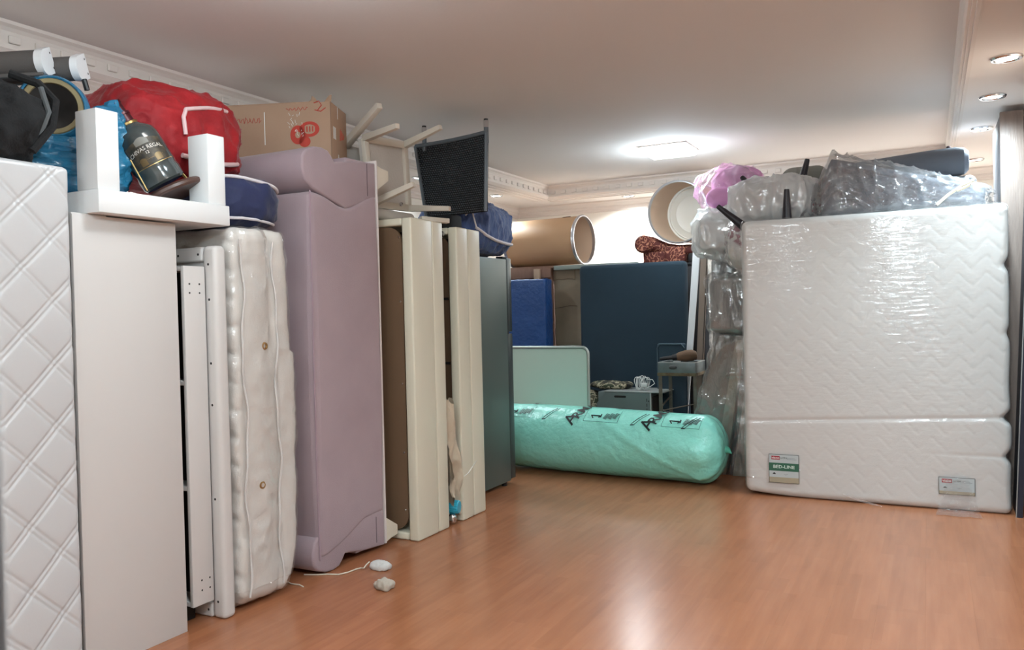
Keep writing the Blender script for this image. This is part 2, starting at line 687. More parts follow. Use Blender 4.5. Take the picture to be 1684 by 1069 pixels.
def quilt(p, n):
    if n.x > 0.5:
        s1 = (p.y - 1.89) / 0.23 + (p.z - 1.22) / 0.235
        s2 = (p.y - 1.89) / 0.23 - (p.z - 1.22) / 0.235
        g = 0
        q = 1
        for s in (s1, s2):
            f = abs(s - round(s)) * 0.164
            g += groove(f - 0.009, 0.0045)
            q *= min(1, f / 0.05)
        return p + Vector((-0.0042 * min(g, 1.3) + 0.003 * (1 - (1 - q) ** 2), 0, 0))
    return p
solo('quilted_bed_base', soft_box((-3.85, 1.685, 0), (-2.9, 1.972, 1.962), 0.022, (4, 62, 400), quilt),
     mat('white_leatherette', (198, 199, 200), 0.33, bump=(150, 0.0003)),
     'white diamond-quilted bed base standing on end at the far left', 'bed base', angle=60)

# white cabinet standing, side panel to the aisle
t = thing('white_cabinet', 'tall plain white cabinet with its blank side panel facing the aisle', 'cabinet', (-3.2, 2.22, 0))
part('side_panel', box((-2.94, 1.99, 0.0), (-2.92, 2.47, 1.79), 0.002), M_white, t)
part('side_panel', box((-3.6, 1.99, 0.0), (-3.58, 2.46, 1.785), 0.002), M_white, t)
part('top_panel', box((-3.58, 2.0, 1.765), (-2.94, 2.46, 1.785), 0.002), M_white, t)
part('bottom_panel', box((-3.58, 2.0, 0.01), (-2.94, 2.46, 0.03), 0.002), M_white, t)
part('back_panel', box((-3.58, 2.445, 0.03), (-2.94, 2.458, 1.765)), M_brownboard, t)
for z in (0.40, 0.83, 1.26):
    part('shelf', box((-3.578, 1.985, z - 0.009), (-2.941, 2.44, z + 0.009), 0.001), M_white, t)
part('cover_strip', box((-3.58, 1.99, 1.786), (-2.925, 2.14, 1.796), 0.002), M_white, t)

# narrow white bookcase with dowel holes
t = thing('bookcase', 'narrow white shelf unit with dowel holes, open side in shadow', 'bookcase', (-3.1, 2.56, 0))
part('side_panel', box((-2.94, 2.505, 0.09), (-2.92, 2.622, 1.61), 0.002), M_white, t)
part('side_panel', box((-3.4, 2.505, 0.09), (-3.38, 2.622, 1.61), 0.002), M_white, t)
part('back_panel', box((-3.38, 2.608, 0.1), (-2.94, 2.62, 1.6)), M_dark, t)  # dark colour paints the shade inside the open unit
part('top_panel', box((-3.38, 2.506, 1.588), (-2.94, 2.608, 1.608), 0.002), M_white, t)
part('bottom_panel', box((-3.38, 2.506, 0.092), (-2.94, 2.608, 0.112), 0.002), M_white, t)
for z in (0.62, 1.09):
    part('shelf', box((-3.378, 2.506, z - 0.01), (-2.941, 2.606, z + 0.01), 0.001), M_white, t)
part('shadow_plinth', box((-3.36, 2.515, 0.0), (-3.02, 2.60, 0.092), 0.002), M_dark, t)  # added support, coloured dark as the shadow under the unit
for (y, z) in ((2.535, 1.53), (2.59, 1.53), (2.535, 1.49), (2.59, 1.49), (2.555, 0.2), (2.60, 0.2), (2.555, 0.155), (2.60, 0.155)):
    part('dowel_hole', mapped(lathe([(0.0003, 0.0), (0.0045, 0.0), (0.0045, -0.004)], 10), lambda p: Vector((-2.9195 + p.z * 0.1, y + p.x, z + p.y))), M_dark, t)

# white rimmed panel with screws
t = thing('rimmed_panel', 'white bed-frame panel with a raised screwed rim behind the narrow bookcase', 'panel', (-3.2, 2.67, 0))
part('panel', box((-3.6, 2.655, 0.0), (-2.9, 2.69, 1.70), 0.003), M_white, t)
part('rim', box((-2.945, 2.63, 0.0), (-2.862, 2.70, 1.705), 0.022, 4), M_white, t)
part('rim', box((-3.6, 2.632, 1.635), (-2.946, 2.70, 1.703), 0.012, 3), M_white, t)
part('rim', box((-3.6, 2.632, 0.0), (-2.946, 2.70, 0.07), 0.012, 3), M_white, t)
for z in (0.08, 0.55, 0.98, 1.17, 1.46, 1.62):
    part('screw', mapped(lathe([(0.0003, 0.0), (0.006, 0.0), (0.006, -0.004)], 10), lambda p: Vector((-2.905 + p.x, 2.6295 - p.z * 0.1, z + p.y))), M_dark, t)
for xx in (-2.97, -3.1):
    for z in (0.035, 1.668):
        part('screw', mapped(lathe([(0.0003, 0.0), (0.006, 0.0), (0.006, -0.004)], 10), lambda p: Vector((xx + p.x, 2.6315 - p.z * 0.1, z + p.y))), M_dark, t)

# quilted mattress standing on end in clear wrap
def mq(p, n):
    amp = 0.010 * noise.noise(Vector((p.x * 5, p.y * 6, p.z * 4))) + 0.005 * ridge(p, 11, 2.0)
    if n.y < -0.5:
        zz = p.z + 0.05 * math.sin(p.x * 22)
        f = abs(zz / 0.13 - round(zz / 0.13)) * 0.13
        amp -= 0.010 * groove(f, 0.012)
        f2 = abs((p.x + 0.05 * math.sin(p.z * 20)) / 0.2 - round((p.x + 0.05 * math.sin(p.z * 20)) / 0.2)) * 0.2
        amp -= 0.010 * groove(f2, 0.012)
    if n.x > 0.5:
        k = 0
        for yy in (2.785, 2.985):
            k += groove(p.y - yy, 0.016)
        amp += 0.012 * math.sin((p.y - 2.785) / 0.2 * math.pi) ** 2 - 0.008 * min(k, 1)
        s = (p.z * 1.0 + p.y * 1.3) / 0.12
        amp -= 0.003 * groove(abs(s - round(s)) * 0.12, 0.008)
    q = p + n * amp
    # corners sag in at the bottom of the far edge
    if p.z < 0.35 and p.y > 2.95:
        q.y -= 0.10 * ((0.35 - p.z) / 0.35) ** 2 * (p.y - 2.95) / 0.17
    if p.x > -2.95 and p.z < 0.08:
        q.z += 0.02
    q.y += 0.035 * (1 - abs(p.z - 0.75) / 0.75) * (1 if p.y > 2.95 else 0.1) * max(0, min(1, p.z)) - (0.02 if p.y > 2.95 and p.z > 1.2 else 0)
    q.z = max(q.z, 0.0)
    return q
M_tick = mat('mattress_ticking', (214, 210, 204), 0.75, bump=(170, 0.0012))
t = thing('quilted_mattress', 'white quilted mattress on end in clear wrap beside the mauve sofa', 'mattress', (-3.4, 2.93, 0))
part('cover', soft_box((-4.3, 2.735, 0.0), (-2.865, 3.115, 1.80), 0.055, (44, 22, 110), mq), M_tick, t, angle=75)
for yy in (2.775, 2.985):
    path = [(-2.852 + 0.006 * math.sin(k * 1.3), yy + 0.012 * math.sin(k * 0.55 + yy * 9) + 0.02 * (k / 30) * (1 - k / 30), 0.06 + k * 1.68 / 30) for k in range(31)]
    part('piping', tube(path, 0.0055, 8), mat('ticking_piping', (204, 200, 196), 0.7), t)
for (y, z) in ((2.915, 1.235), (2.875, 0.57)):
    part('air_vent', mapped(lathe([(0.008, 0.004), (0.012, 0.012), (0.018, 0.010), (0.021, 0.0)], 18), lambda p: Vector((-2.862 + p.z, y + p.x, z + p.y))),
         mat('brass', (176, 140, 84), 0.3, 0.9), t)
part('plastic_wrap', soft_box((-4.305, 2.731, 0.003), (-2.859, 3.119, 1.804), 0.055, (40, 22, 100), lambda p, n: mq(p, n) + n * 0.007 * crease(p, 9, 5)),
     film('mattress_wrap', gloss=0.05, haze=0.02, scale=22, dist=0.008, stretch=(1, 1, 0.6), rough=0.06, fres=0.3), t, angle=75)

# ------------------------------------------------------------------ mauve sofa on end
SX = -2.87
t = thing('mauve_sofa', 'mauve velvet sofa standing on end in the left row', 'sofa', (-3.3, 3.6, 0))
part('base_rail', box((-3.75, 3.60, 0.03), (SX - 0.012, 3.865, 2.26), 0.015, 3), M_mauve, t)

def seatd(p, n):
    y = (p.y - 3.285) / 0.58
    zt = 2.035 - 0.06 * math.exp(-((y - 0.5) / 0.25) ** 2) + 0.045 * max(0, y - 0.6) / 0.4
    zb = 0.085 + 0.03 * y + 0.10 * max(0, min(1, (y - 0.1) / 0.55)) ** 1.3
    k = (p.z - 0.1) / 1.93
    q = Vector((p.x, p.y, zb + (zt - zb) * k))
    q.x += 0.004 * noise.noise(p * 2.3) + (0.012 * math.sin(max(0, min(1, k)) * math.pi) if n.x > 0.5 else 0)
    if n.y < -0.5:
        q.y -= 0.02 * math.sin(max(0, min(1, k)) * math.pi)
    return q
part('seat', soft_box((-3.7, 3.285, 0.10), (SX, 3.862, 2.03), 0.03, (14, 16, 60), seatd), M_mauve, t, angle=60)
seam = []
for k in range(41):
    z = 0.13 + k * (1.985 - 0.13) / 40
    q = seatd(Vector((SX - 0.006, 3.291, 0.10 + 1.93 * k / 40)), Vector((0.7, -0.7, 0)))
    seam.append((q.x + 0.004, q.y - 0.004, q.z))
part('seam', tube(seam, 0.004, 6), mat('mauve_piping', (160, 138, 148), 0.8), t)

def armprof(flip):
    pts = [(3.862, 2.06), (3.862, 2.262), (3.66, 2.245), (3.545, 2.222), (3.50, 2.215), (3.475, 2.245), (3.45, 2.268), (3.40, 2.278), (3.34, 2.273), (3.27, 2.246),
           (3.24, 2.21), (3.235, 2.15), (3.255, 2.09), (3.31, 2.05), (3.42, 2.015), (3.58, 1.965), (3.72, 2.01)]
    if flip:
        pts = [(y + 0.0, 2.278 - z) for y, z in pts]
        pts.reverse()
    return pts

def armmesh(flip):
    pts = armprof(flip)
    vs, fs = prism(pts, 'x', -3.72, SX - 0.005)
    bm = bmesh.new()
    bv = [bm.verts.new(v) for v in vs]
    for f in fs:
        bm.faces.new([bv[i] for i in f])
    bm.normal_update()
    ed = [e for e in bm.edges if all(v.co.x > SX - 0.02 for v in e.verts)]
    bmesh.ops.bevel(bm, geom=ed, offset=0.014, segments=3, profile=0.5, affect='EDGES')
    bm.verts.index_update()
    r = ([v.co.copy() for v in bm.verts], [tuple(v.index for v in f.verts) for f in bm.faces])
    bm.free()
    return r
part('armrest', armmesh(False), M_mauve, t, angle=50)
part('armrest', armmesh(True), M_mauve, t, angle=50)
part('backrest', soft_box((-3.95, 3.25, 0.12), (-3.7, 3.84, 2.17), 0.06, (3, 6, 14)), M_mauve, t)
# seam line splitting the base rail from the arm
for z0, z1 in ((2.06, 2.245), (0.05, 0.2)):
    part('seam', box((SX - 0.0065, 3.778, z0), (SX - 0.0035, 3.782, z1)), mat('mauve_dark', (96, 80, 90), 0.9), t)
part('lining', box((-3.74, 3.866, 0.02), (SX - 0.004, 3.882, 2.28), 0.006), mat('lining_fabric', (222, 214, 210), 0.8, bump=(120, 0.002)), t)
M_foot = mat('cream_foot', (216, 208, 190), 0.35)
def foot(zc, s):
    # wedge foot: wide at the sofa, narrow at its tip
    pts = [(3.875, zc + 0.10 * s), (3.995, zc + 0.028 * s), (3.995, zc - 0.028 * s), (3.93, zc - 0.035 * s), (3.875, zc - 0.05 * s)]
    return prism(pts, 'x', SX - 0.07, SX - 0.01)
part('foot', foot(0.075, 1), M_foot, t, smooth=False)
part('foot', foot(2.205, -1), M_foot, t, smooth=False)

# ------------------------------------------------------------------ cream leather beds on end
def rounded(x0, x1, z0, z1, r, n=6):
    pts = []
    for (cx_, cz_, a0) in ((x1 - r, z0 + r, -90), (x1 - r, z1 - r, 0), (x0 + r, z1 - r, 90), (x0 + r, z0 + r, 180)):
        for k in range(n + 1):
            a = R(a0 + 90 * k / n)
            pts.append((cx_ + r * math.cos(a), cz_ + r * math.sin(a)))
    return pts

def bed(label, y0, ys, y1, top, board_y, screws):
    t = thing('leather_bed', label, 'bed', (-3.2, (y0 + y1) / 2, 0))
    a = part('front_panel', box((-2.82, y0, 0.0), (-2.75, ys - 0.002, top), 0.012, 3), M_cream, t)
    part('front_panel', box((-2.82, ys + 0.002, 0.0), (-2.75, y1, top - 0.003), 0.012, 3), M_cream, t)
    part('end_panel', box((-3.7, y0 + 0.006, 0.0), (-2.825, y1, 0.045), 0.012, 3), M_cream, t)
    part('end_panel', box((-3.7, y0 + 0.006, top - 0.045), (-2.825, y1, top), 0.012, 3), M_cream, t)
    part('base_board', prism(rounded(-3.7, -2.835, 0.055, top - 0.05, 0.10), 'y', board_y, board_y + 0.016), M_brownboard, t)
    part('lining', box((-3.69, y1 - 0.03, 0.046), (-2.825, y1 - 0.012, top - 0.047)), M_dark, t)
    for z in screws:
        part('screw', mapped(lathe([(0.0003, 0.002), (0.005, 0.0015), (0.0065, 0.0)], 10), lambda p: Vector((-2.855 + p.x, board_y - p.z, z + p.y))), M_chrome, t)
    return t
b1 = bed('cream leather bed on end showing its brown base board and screws', 4.03, 4.262, 4.385, 1.955, 4.05, (0.18, 0.53, 0.95, 1.45, 1.84))
b2 = bed('cream leather bed on end standing next to the dark fridge', 4.555, 4.70, 4.862, 1.94, 4.60, ())
for z in (1.04, 1.47):
    part('slat', box((-3.6, 4.585, z - 0.008), (-2.85, 4.60, z + 0.008)), M_dark, b2)
# strip of tape across the second bed
part('tape', tube([(-2.7485, 4.56, 0.29), (-2.7485, 4.63, 0.305), (-2.7485, 4.69, 0.34), (-2.7485, 4.75, 0.37)], [0.001, 0.003, 0.002, 0.001], 6),
     mat('clear_tape', (235, 235, 230), 0.1), b2)
# chrome hinge bolt between the beds
t = thing('metal_bolt', 'chrome bolt sticking out at the top between the two leather beds', 'bolt', (-2.86, 4.47, 1.87))
part('shaft', tube([(-2.85, 4.385, 1.895), (-2.85, 4.57, 1.895)], 0.012, 12), M_chrome, t)
part('collar', tube([(-2.85, 4.47, 1.895), (-2.85, 4.50, 1.895)], 0.026, 16), M_chrome, t)
part('collar', tube([(-2.85, 4.515, 1.895), (-2.85, 4.53, 1.895)], 0.022, 16), M_chrome, t)

# beige cloth between beds
def cloth():
    vs = []; fs = []
    N, K = 40, 14
    for i in range(N + 1):
        z = 0.19 + 0.62 * i / N
        wdt = 0.165 * min(1.0, 0.45 + (1 - i / N) * 0.9)
        for j in range(K + 1):
            u = j / K
            y = 4.388 + wdt * u
            x = -2.80 + 0.06 * math.sin(u * 5 + z * 7) * 0.5 + 0.03 * ridge(Vector((u * 0.4, z, 0)), 6) + 0.04 * (1 - u)
            if z < 0.3:
                x += 0.02 * math.sin(u * 9)
            vs.append(Vector((x, y, z - 0.14 * u * max(0, 1 - i / N) + 0.02 * math.sin(u * 12))))
    for i in range(N):
        for j in range(K):
            a = i * (K + 1) + j
            fs.append((a, a + 1, a + K + 2, a + K + 1))
    # thickness
    n = len(vs)
    vs += [p + Vector((-0.012, 0, 0)) for p in vs]
    fs += [tuple(reversed([q + n for q in f])) for f in fs]
    return vs, fs
solo('beige_cloth', cloth(), mat('beige_cotton', (196, 182, 160), 0.85, bump=(90, 0.001)), 'crumpled beige cloth stuffed between the two leather beds', 'cloth', angle=70)
t = thing('bottle', 'small bottle with a ribbed turquoise cap lying between the two leather beds', 'bottle', (-2.86, 4.46, 0.05))
Mb = axis_matrix((-2.903, 4.462, 0.112), (0.93, 0.20, -0.03))
part('body', MB().add(lathe([(0.001, -0.06), (0.034, -0.06), (0.036, -0.05), (0.036, 0.075), (0.03, 0.095), (0.028, 0.10)], 20), Mb), mat('bottle_plastic', (190, 210, 214), 0.2), t)
cap = []
capv, capf = lathe([(0.042, 0.10), (0.042, 0.155), (0.038, 0.162), (0.0005, 0.162)], 36)
capv = [Vector((p.x * (1 + (0.03 if (i % 36) % 2 else -0.03)), p.y * (1 + (0.03 if (i % 36) % 2 else -0.03)), p.z)) for i, p in enumerate(capv)]
part('cap', MB().add((capv, capf), Mb), mat('turquoise_plastic', (44, 168, 196), 0.35), t, angle=20)
t = thing('metal_fitting', 'round silver fitting lying on the floor under the turquoise cap', 'fitting', (-2.86, 4.45, 0))
part('body', blob((-2.785, 4.46, 0.037), (0.075, 0.055, 0.074), 2.2, 10), M_chrome, t)
part('stem', tube([(-2.80, 4.47, 0.04), (-2.87, 4.50, 0.045), (-2.94, 4.515, 0.065)], [0.022, 0.03, 0.03], 12), mat('grey_plastic', (160, 160, 158), 0.4), t)

# ------------------------------------------------------------------ fridge
M_fr = mat('dark_silver_enamel', (92, 104, 100), 0.42, 0.25)
M_frd = mat('dark_silver_door', (82, 90, 90), 0.3, 0.5)
t = thing('fridge', 'dark grey fridge-freezer seen from its side at the end of the left row', 'fridge', (-3.28, 5.45, 0))
part('body', box((-3.58, 5.1, 0.035), (-2.97, 5.665, 1.79), 0.006), M_fr, t)
part('freezer_door', box((-3.575, 5.675, 1.215), (-2.972, 5.752, 1.80), 0.008), M_frd, t)
part('fridge_door', box((-3.575, 5.675, 0.045), (-2.972, 5.752, 1.2), 0.008), M_frd, t)
part('hinge', box((-3.02, 5.66, 1.195), (-2.975, 5.70, 1.22), 0.003), M_black, t)
part('gasket', box((-3.57, 5.663, 0.05), (-2.976, 5.678, 1.79)), M_black, t)
part('hinge', box((-3.05, 5.64, 1.80), (-2.99, 5.72, 1.812), 0.003), M_black, t)
for (xx, yy) in ((-3.01, 5.62), (-3.54, 5.62), (-3.01, 5.14), (-3.54, 5.14)):
    part('foot', tube([(xx, yy, 0.0), (xx, yy, 0.036)], 0.022, 12), M_black, t)

# ================================================================== ON TOP OF THE LEFT ROW
# upside-down white table
t = thing('white_table', 'white low table lying upside down with its square legs pointing up', 'table', (-3.2, 2.4, 1.797))
part('tabletop', box((-3.7, 2.055, 1.797), (-2.85, 2.715, 1.888), 0.004), M_white2, t)
for (x0, y0) in ((-2.985, 2.06), (-2.985, 2.605), (-3.69, 2.06), (-3.69, 2.605)):
    part('leg', box((x0, y0, 1.889), (x0 + 0.125, y0 + 0.098, 2.203), 0.004), M_white2, t)

# bottle in its cradle
t = thing('whisky_bottle', 'large whisky display bottle in a tilted cradle on the upturned white table', 'bottle', (-3.02, 2.5, 1.89))
ax = Vector((-0.28, -0.42, 0.86)).normalized()
Mk = axis_matrix((-3.03, 2.53, 1.965), ax, (0.77, -0.64, 0.0))
M_glass = mat('dark_glass', (58, 66, 66), 0.12, coat=0.6, spec=0.6)
bp_ = [(0.001, 0.02), (0.085, 0.02), (0.094, 0.03), (0.096, 0.07), (0.092, 0.09), (0.095, 0.105), (0.095, 0.24), (0.088, 0.265), (0.062, 0.29), (0.042, 0.305), (0.036, 0.32)]
part('body', MB().add(lathe(bp_, 36), Mk), M_glass, t)
part('collar', MB().add(lathe([(0.04, 0.30), (0.045, 0.306), (0.044, 0.315), (0.038, 0.318)], 28), Mk), mat('gold', (190, 160, 104), 0.3, 0.9), t)
part('neck', MB().add(lathe([(0.036, 0.316), (0.034, 0.35), (0.037, 0.352), (0.037, 0.362), (0.028, 0.365), (0.027, 0.40), (0.03, 0.405), (0.029, 0.42), (0.001, 0.422)], 28), Mk), mat('dark_red_foil', (74, 26, 34), 0.3, 0.3), t)
def wrapB(u, v, r):   # u along circumference, v along axis
    a = u / 0.0955
    return Mk @ Vector((r * math.cos(a), r * math.sin(a), v))
def band(u0, u1, v0, v1, r, nu=18, nv=2, top=None):
    vs = []; fs = []
    for j in range(nv + 1):
        for i in range(nu + 1):
            u = u0 + (u1 - u0) * i / nu
            vt = v1 if top is None else top(u)
            vs.append(wrapB(u, v0 + (vt - v0) * j / nv, r))
    for j in range(nv):
        for i in range(nu):
            a = j * (nu + 1) + i
            fs.append((a, a + 1, a + nu + 2, a + nu + 1))
    return vs, fs
lb = part('label', band(-0.085, 0.085, 0.108, 0.2, 0.0962, 18, 3, lambda u: 0.205 + 0.02 * math.cos(u / 0.085 * 1.4)), mat('label_dark', (44, 42, 38), 0.5, 0.1, var=(40, 0.7, (96, 84, 64))), t)
M_lt = mat('label_light', (206, 200, 190), 0.5)
def btext(s, size, v0, arc=0.0, mir=1):
    return mapped(text(s, size, 0.0002, bold=0.0003), lambda p: wrapB(mir * p.x, v0 + p.y - arc * p.x * p.x, 0.0968 + p.z))
part('lettering', btext('CHIVAS REGAL', 0.0235, 0.183, 2.2), M_lt, lb)
part('lettering', btext('12', 0.018, 0.163), M_lt, lb)
em = MB()
em.add(band(-0.06, 0.06, 0.135, 0.137, 0.0967)); em.add(band(-0.05, -0.02, 0.115, 0.15, 0.0967, 6, 2, lambda u: 0.148 - 9 * (u + 0.035) ** 2 * 3)); em.add(band(0.02, 0.05, 0.115, 0.15, 0.0967, 6, 2, lambda u: 0.148 - 27 * (u - 0.035) ** 2))
part('crest', em, mat('label_gold', (120, 100, 68), 0.4, 0.5), lb)
part('emblem', band(-0.03, 0.03, 0.2, 0.22, 0.0968, 10, 2, lambda u: 0.232 - 14 * u * u), mat('label_grey', (128, 126, 118), 0.5), lb)
part('trim_band', band(-0.1, 0.1, 0.106, 0.109, 0.0968), mat('gold', (190, 160, 104)), t)
# cradle
Mbase = axis_matrix((-3.02, 2.545, 1.945), (0.42, -0.30, 0.86), (0.3, 0.95, 0.1))
part('base', MB().add(mapped(lathe([(0.001, -0.012), (0.15, -0.012), (0.158, -0.004), (0.158, 0.008), (0.14, 0.02), (0.001, 0.022)], 40), lambda p: Vector((p.x, p.y * 0.72, p.z))), axis_matrix((-3.01, 2.56, 1.948), (-0.38, -0.30, 0.87), (0.05, 0.96, 0.28))),
     mat('dark_wood', (74, 50, 42), 0.4), t)
gold = mat('gold', (190, 160, 104))
for (y0, y1, x0) in ((2.50, 2.63, -2.955), (2.515, 2.645, -2.97), (2.50, 2.70, -3.0)):
    part('cradle_rod', tube([(x0, y1, 1.96), (x0 - 0.06, y0, 2.115)], 0.0035, 8), gold, t)
part('cradle_rod', tube([(-2.98, 2.38, 1.93), (-3.03, 2.34, 2.06)], 0.0035, 8), gold, t)

# blue plastic-wrapped roll with an open tube end
M_bluefilm = mat('blue_plastic', (44, 122, 158), 0.22, bump=(16, 0.01), var=(5, 0.7, (28, 96, 134)), stretch=(1, 1, 2.6), spec=0.6)
t = thing('wrapped_carpet_roll', 'bundle in blue plastic with an open roll end beside the black bag', 'roll', (-3.35, 2.17, 1.89))
part('blue_wrap', blob((-3.36, 2.17, 2.035), (0.56, 0.50, 0.31), 2.8, 36, 0.01, 5, 1.0, flat=1.89, stretch=(0.6, 0.6, 3), sharp=0.03), M_bluefilm, t, angle=80)
ra = Vector((0.80, -0.62, -0.05)).normalized()
Mr = axis_matrix((-3.42, 2.29, 2.262), ra)
part('blue_wrap', MB().add(mapped(lathe([(0.02, -0.16), (0.10, -0.12), (0.128, 0.0), (0.132, 0.30), (0.126, 0.37), (0.117, 0.385), (0.112, 0.38)], 36), lambda p: Vector((p.x * (1 + 0.05 * noise.noise(p * 9)), p.y * (1 + 0.05 * noise.noise(p * 9)), p.z))), Mr), M_bluefilm, t, angle=70)
part('roll_core', MB().add(lathe([(0.113, 0.1), (0.113, 0.375), (0.108, 0.38), (0.092, 0.38), (0.09, 0.37), (0.09, 0.05), (0.001, 0.05)], 36), Mr), mat('tan_felt', (128, 116, 84), 0.8), t)
part('hole_shade_plug', MB().add(lathe([(0.0895, 0.37), (0.04, 0.30), (0.001, 0.28)], 30), Mr), mat('roll_hole_shade', (40, 36, 34), 0.9), t)  # dark plug painted as the shade inside the hollow roll
part('blue_wrap', blob((-3.16, 2.34, 2.11), (0.16, 0.17, 0.40), 2.2, 22, 0.012, 9, 4.0, sharp=0.03), M_bluefilm, t, angle=80)

# black bag
M_blackfab = mat('black_fabric', (14, 15, 17), 0.9, bump=(120, 0.002))
t = thing('black_bag', 'black soft bag with a strap at the upper left edge', 'bag', (-3.0, 1.83, 1.95))
part('body', blob((-3.02, 1.785, 2.105), (0.28, 0.25, 0.32), 2.2, 26, 0.02, 5, 2.2, flat=1.95, sharp=0.03), M_blackfab, t, angle=80)
part('strap', tube([(-2.9, 1.83, 2.0), (-2.885, 1.90, 2.1), (-2.9, 1.925, 2.2), (-2.96, 1.90, 2.27), (-3.02, 1.83, 2.3)], 0.016, 8), M_blackfab, t)
part('handle', tube([(-2.9, 1.86, 2.06), (-2.88, 1.885, 2.15), (-2.9, 1.87, 2.24)], 0.01, 8), mat('grey_webbing', (80, 84, 86), 0.8), t)

# two roller blinds
t = None
M_blind = mat('grey_blind_fabric', (84, 80, 78), 0.8, bump=(160, 0.001))
M_blindcap = mat('white_endcap', (222, 224, 226), 0.4)
ad = Vector((0.80, 0.50, 0.06)).normalized()
for i, (ex, ey, ez, lab) in enumerate((((-3.22), 2.075, 2.437, 'rolled grey blind with a white end cap, left one of the pair'), (-3.20, 2.215, 2.445, 'rolled grey blind with a white end cap, right one of the pair'))):
    t = thing('roller_blind', lab, 'blind', (ex - 0.3, ey - 0.2, ez - 0.055), group=None)
    Mz = axis_matrix((ex, ey, ez), ad)
    part('fabric_roll', MB().add(lathe([(0.001, -0.7), (0.05, -0.7), (0.05, 0.0), (0.001, 0.0)], 24), Mz), M_blind, t)
    pts = []
    for k in range(19):
        a = R(90 + 180 * k / 18)
        pts.append((0.052 * math.cos(a), 0.052 * math.sin(a)))
    pts += [(0.062, -0.052), (0.062, 0.052)]
    part('end_cap', MB().add(prism(pts, 'z', 0.0, 0.03), Mz @ rotm(z=-65)), M_blindcap, t, angle=30)
    for sy in (-0.03, 0.03):
        part('screw', MB().add(mapped(lathe([(0.0003, 0.0312), (0.005, 0.0305)], 8), lambda p: p + Vector((0.048, sy, 0))), Mz @ rotm(z=-65)), M_dark, t)
    part('bottom_rail', MB().add(box((-0.006, 0.035, -0.65), (0.006, 0.065, 0.02 - 0.06 * i), 0.003), Mz @ rotm(z=70)), M_blind, t)
part('clip', tube([(-3.17, 2.235, 2.40), (-3.165, 2.245, 2.355)], 0.011, 8), M_black, t)

# red velvet bag
M_red = mat('red_velvet', (170, 24, 32), 0.7, bump=(26, 0.006), sheen=0.15, var=(7, 0.6, (128, 14, 24)))
RB = ((-3.42, 2.81, 2.265), (0.62, 0.72, 0.50))
t = thing('red_bag', 'large red velvet bag with white piping behind the upturned white table', 'bag', (-3.4, 2.8, 2.0))
part('body', blob(RB[0], RB[1], 2.9, 40, 0.008, 5, 6.0, sharp=0.022), M_red, t, angle=80)
M_pp = mat('pink_white_piping', (226, 196, 196), 0.6)
def along(pts, n=8):
    out = []
    for a, b in zip(pts[:-1], pts[1:]):
        for k in range(n):
            out.append(Vector(a).lerp(Vector(b), k / n))
    return out + [Vector(pts[-1])]
def on_red(pts):
    return [on_blob(RB[0], RB[1], 2.9, p, 0.012) for p in along(pts)]
part('piping', tube(on_red([(-3.05, 2.68, 2.24), (-3.05, 2.67, 2.335), (-3.08, 2.70, 2.375), (-3.1, 2.85, 2.41), (-3.1, 3.02, 2.44)]), 0.010, 8), M_pp, t)
part('piping', tube(on_red([(-3.05, 2.66, 2.12), (-3.05, 2.80, 2.115), (-3.05, 2.95, 2.11), (-3.05, 3.15, 2.125)]), 0.012, 8), M_pp, t)

# navy cushion
M_navy = mat('navy_velvet', (34, 44, 84), 0.75, bump=(24, 0.004), sheen=0.2, var=(6, 0.5, (26, 34, 66)))
NB = ((-3.2, 2.955, 1.942), (0.60, 0.44, 0.27))
t = thing('navy_cushion', 'navy blue cushion with white piping lying on the quilted mattress', 'cushion', (-3.2, 2.95, 1.81))
part('body', blob(NB[0], NB[1], 3.4, 30, 0.006, 5, 1.5, flat=1.812, sharp=0.012), M_navy, t, angle=80)
def on_navy(pts):
    return [on_blob(NB[0], NB[1], 3.4, p, 0.008) for p in along(pts)]
part('piping', tube(on_navy([(-3.0, 2.78, 2.05), (-2.95, 2.86, 2.055), (-2.93, 2.95, 2.045), (-2.93, 3.05, 2.03), (-2.95, 3.13, 2.01), (-3.05, 3.18, 2.0)]), 0.009, 8), M_pipe, t)
part('piping', tube(on_navy([(-2.96, 2.77, 1.85), (-2.9, 2.85, 1.846), (-2.88, 2.95, 1.84), (-2.9, 3.05, 1.835), (-2.95, 3.15, 1.832)]), 0.007, 8), M_pipe, t)

# cardboard box on the sofa
M_card = mat('cardboard', (178, 148, 124), 0.8, bump=(40, 0.001), var=(3, 0.35, (160, 130, 106)))
brz = R(22)
t = thing('cardboard_box', 'brown cardboard box with red print lying on top of the mauve sofa', 'box', (-3.06, 3.70, 2.279), rotz=brz)
# local: x from -0.66..0 runs back along the long face, y 0..0.34 is the short end
def L(vf, **k):
    return vf
part('carton', box((-0.66, 0.0, 0.0), (0.0, 0.30, 0.335), 0.004), M_card, t, local=True)
part('flap', box((-0.655, 0.004, 0.3355), (-0.10, 0.15, 0.341), 0.001), M_card, t, local=True)
def crumple_flap():
    vs = []; fs = []
    N, K = 16, 4
    for i in range(N + 1):
        for j in range(K + 1):
            u, v = i / N, j / K
            vs.append(Vector((-0.135 + 0.135 * u, 0.002 + 0.02 * v, 0.33 + 0.05 * v * (0.5 + 0.5 * math.sin(u * 7 + 1)) * (1 if u > 0.1 else 0.4))))
    for i in range(N):
        for j in range(K):
            a = i * (K + 1) + j
            fs.append((a, a + 1, a + K + 2, a + K + 1))
    n = len(vs)
    vs += [p + Vector((0, 0.005, 0)) for p in vs]
    fs += [tuple(reversed([q + n for q in f])) for f in fs]
    return vs, fs
part('flap', crumple_flap(), M_card, t, local=True, angle=70)
part('seam', box((-0.004, -0.0008, 0.0), (-0.001, 0.0, 0.335)), mat('card_seam', (118, 92, 72), 0.8), t, local=True)
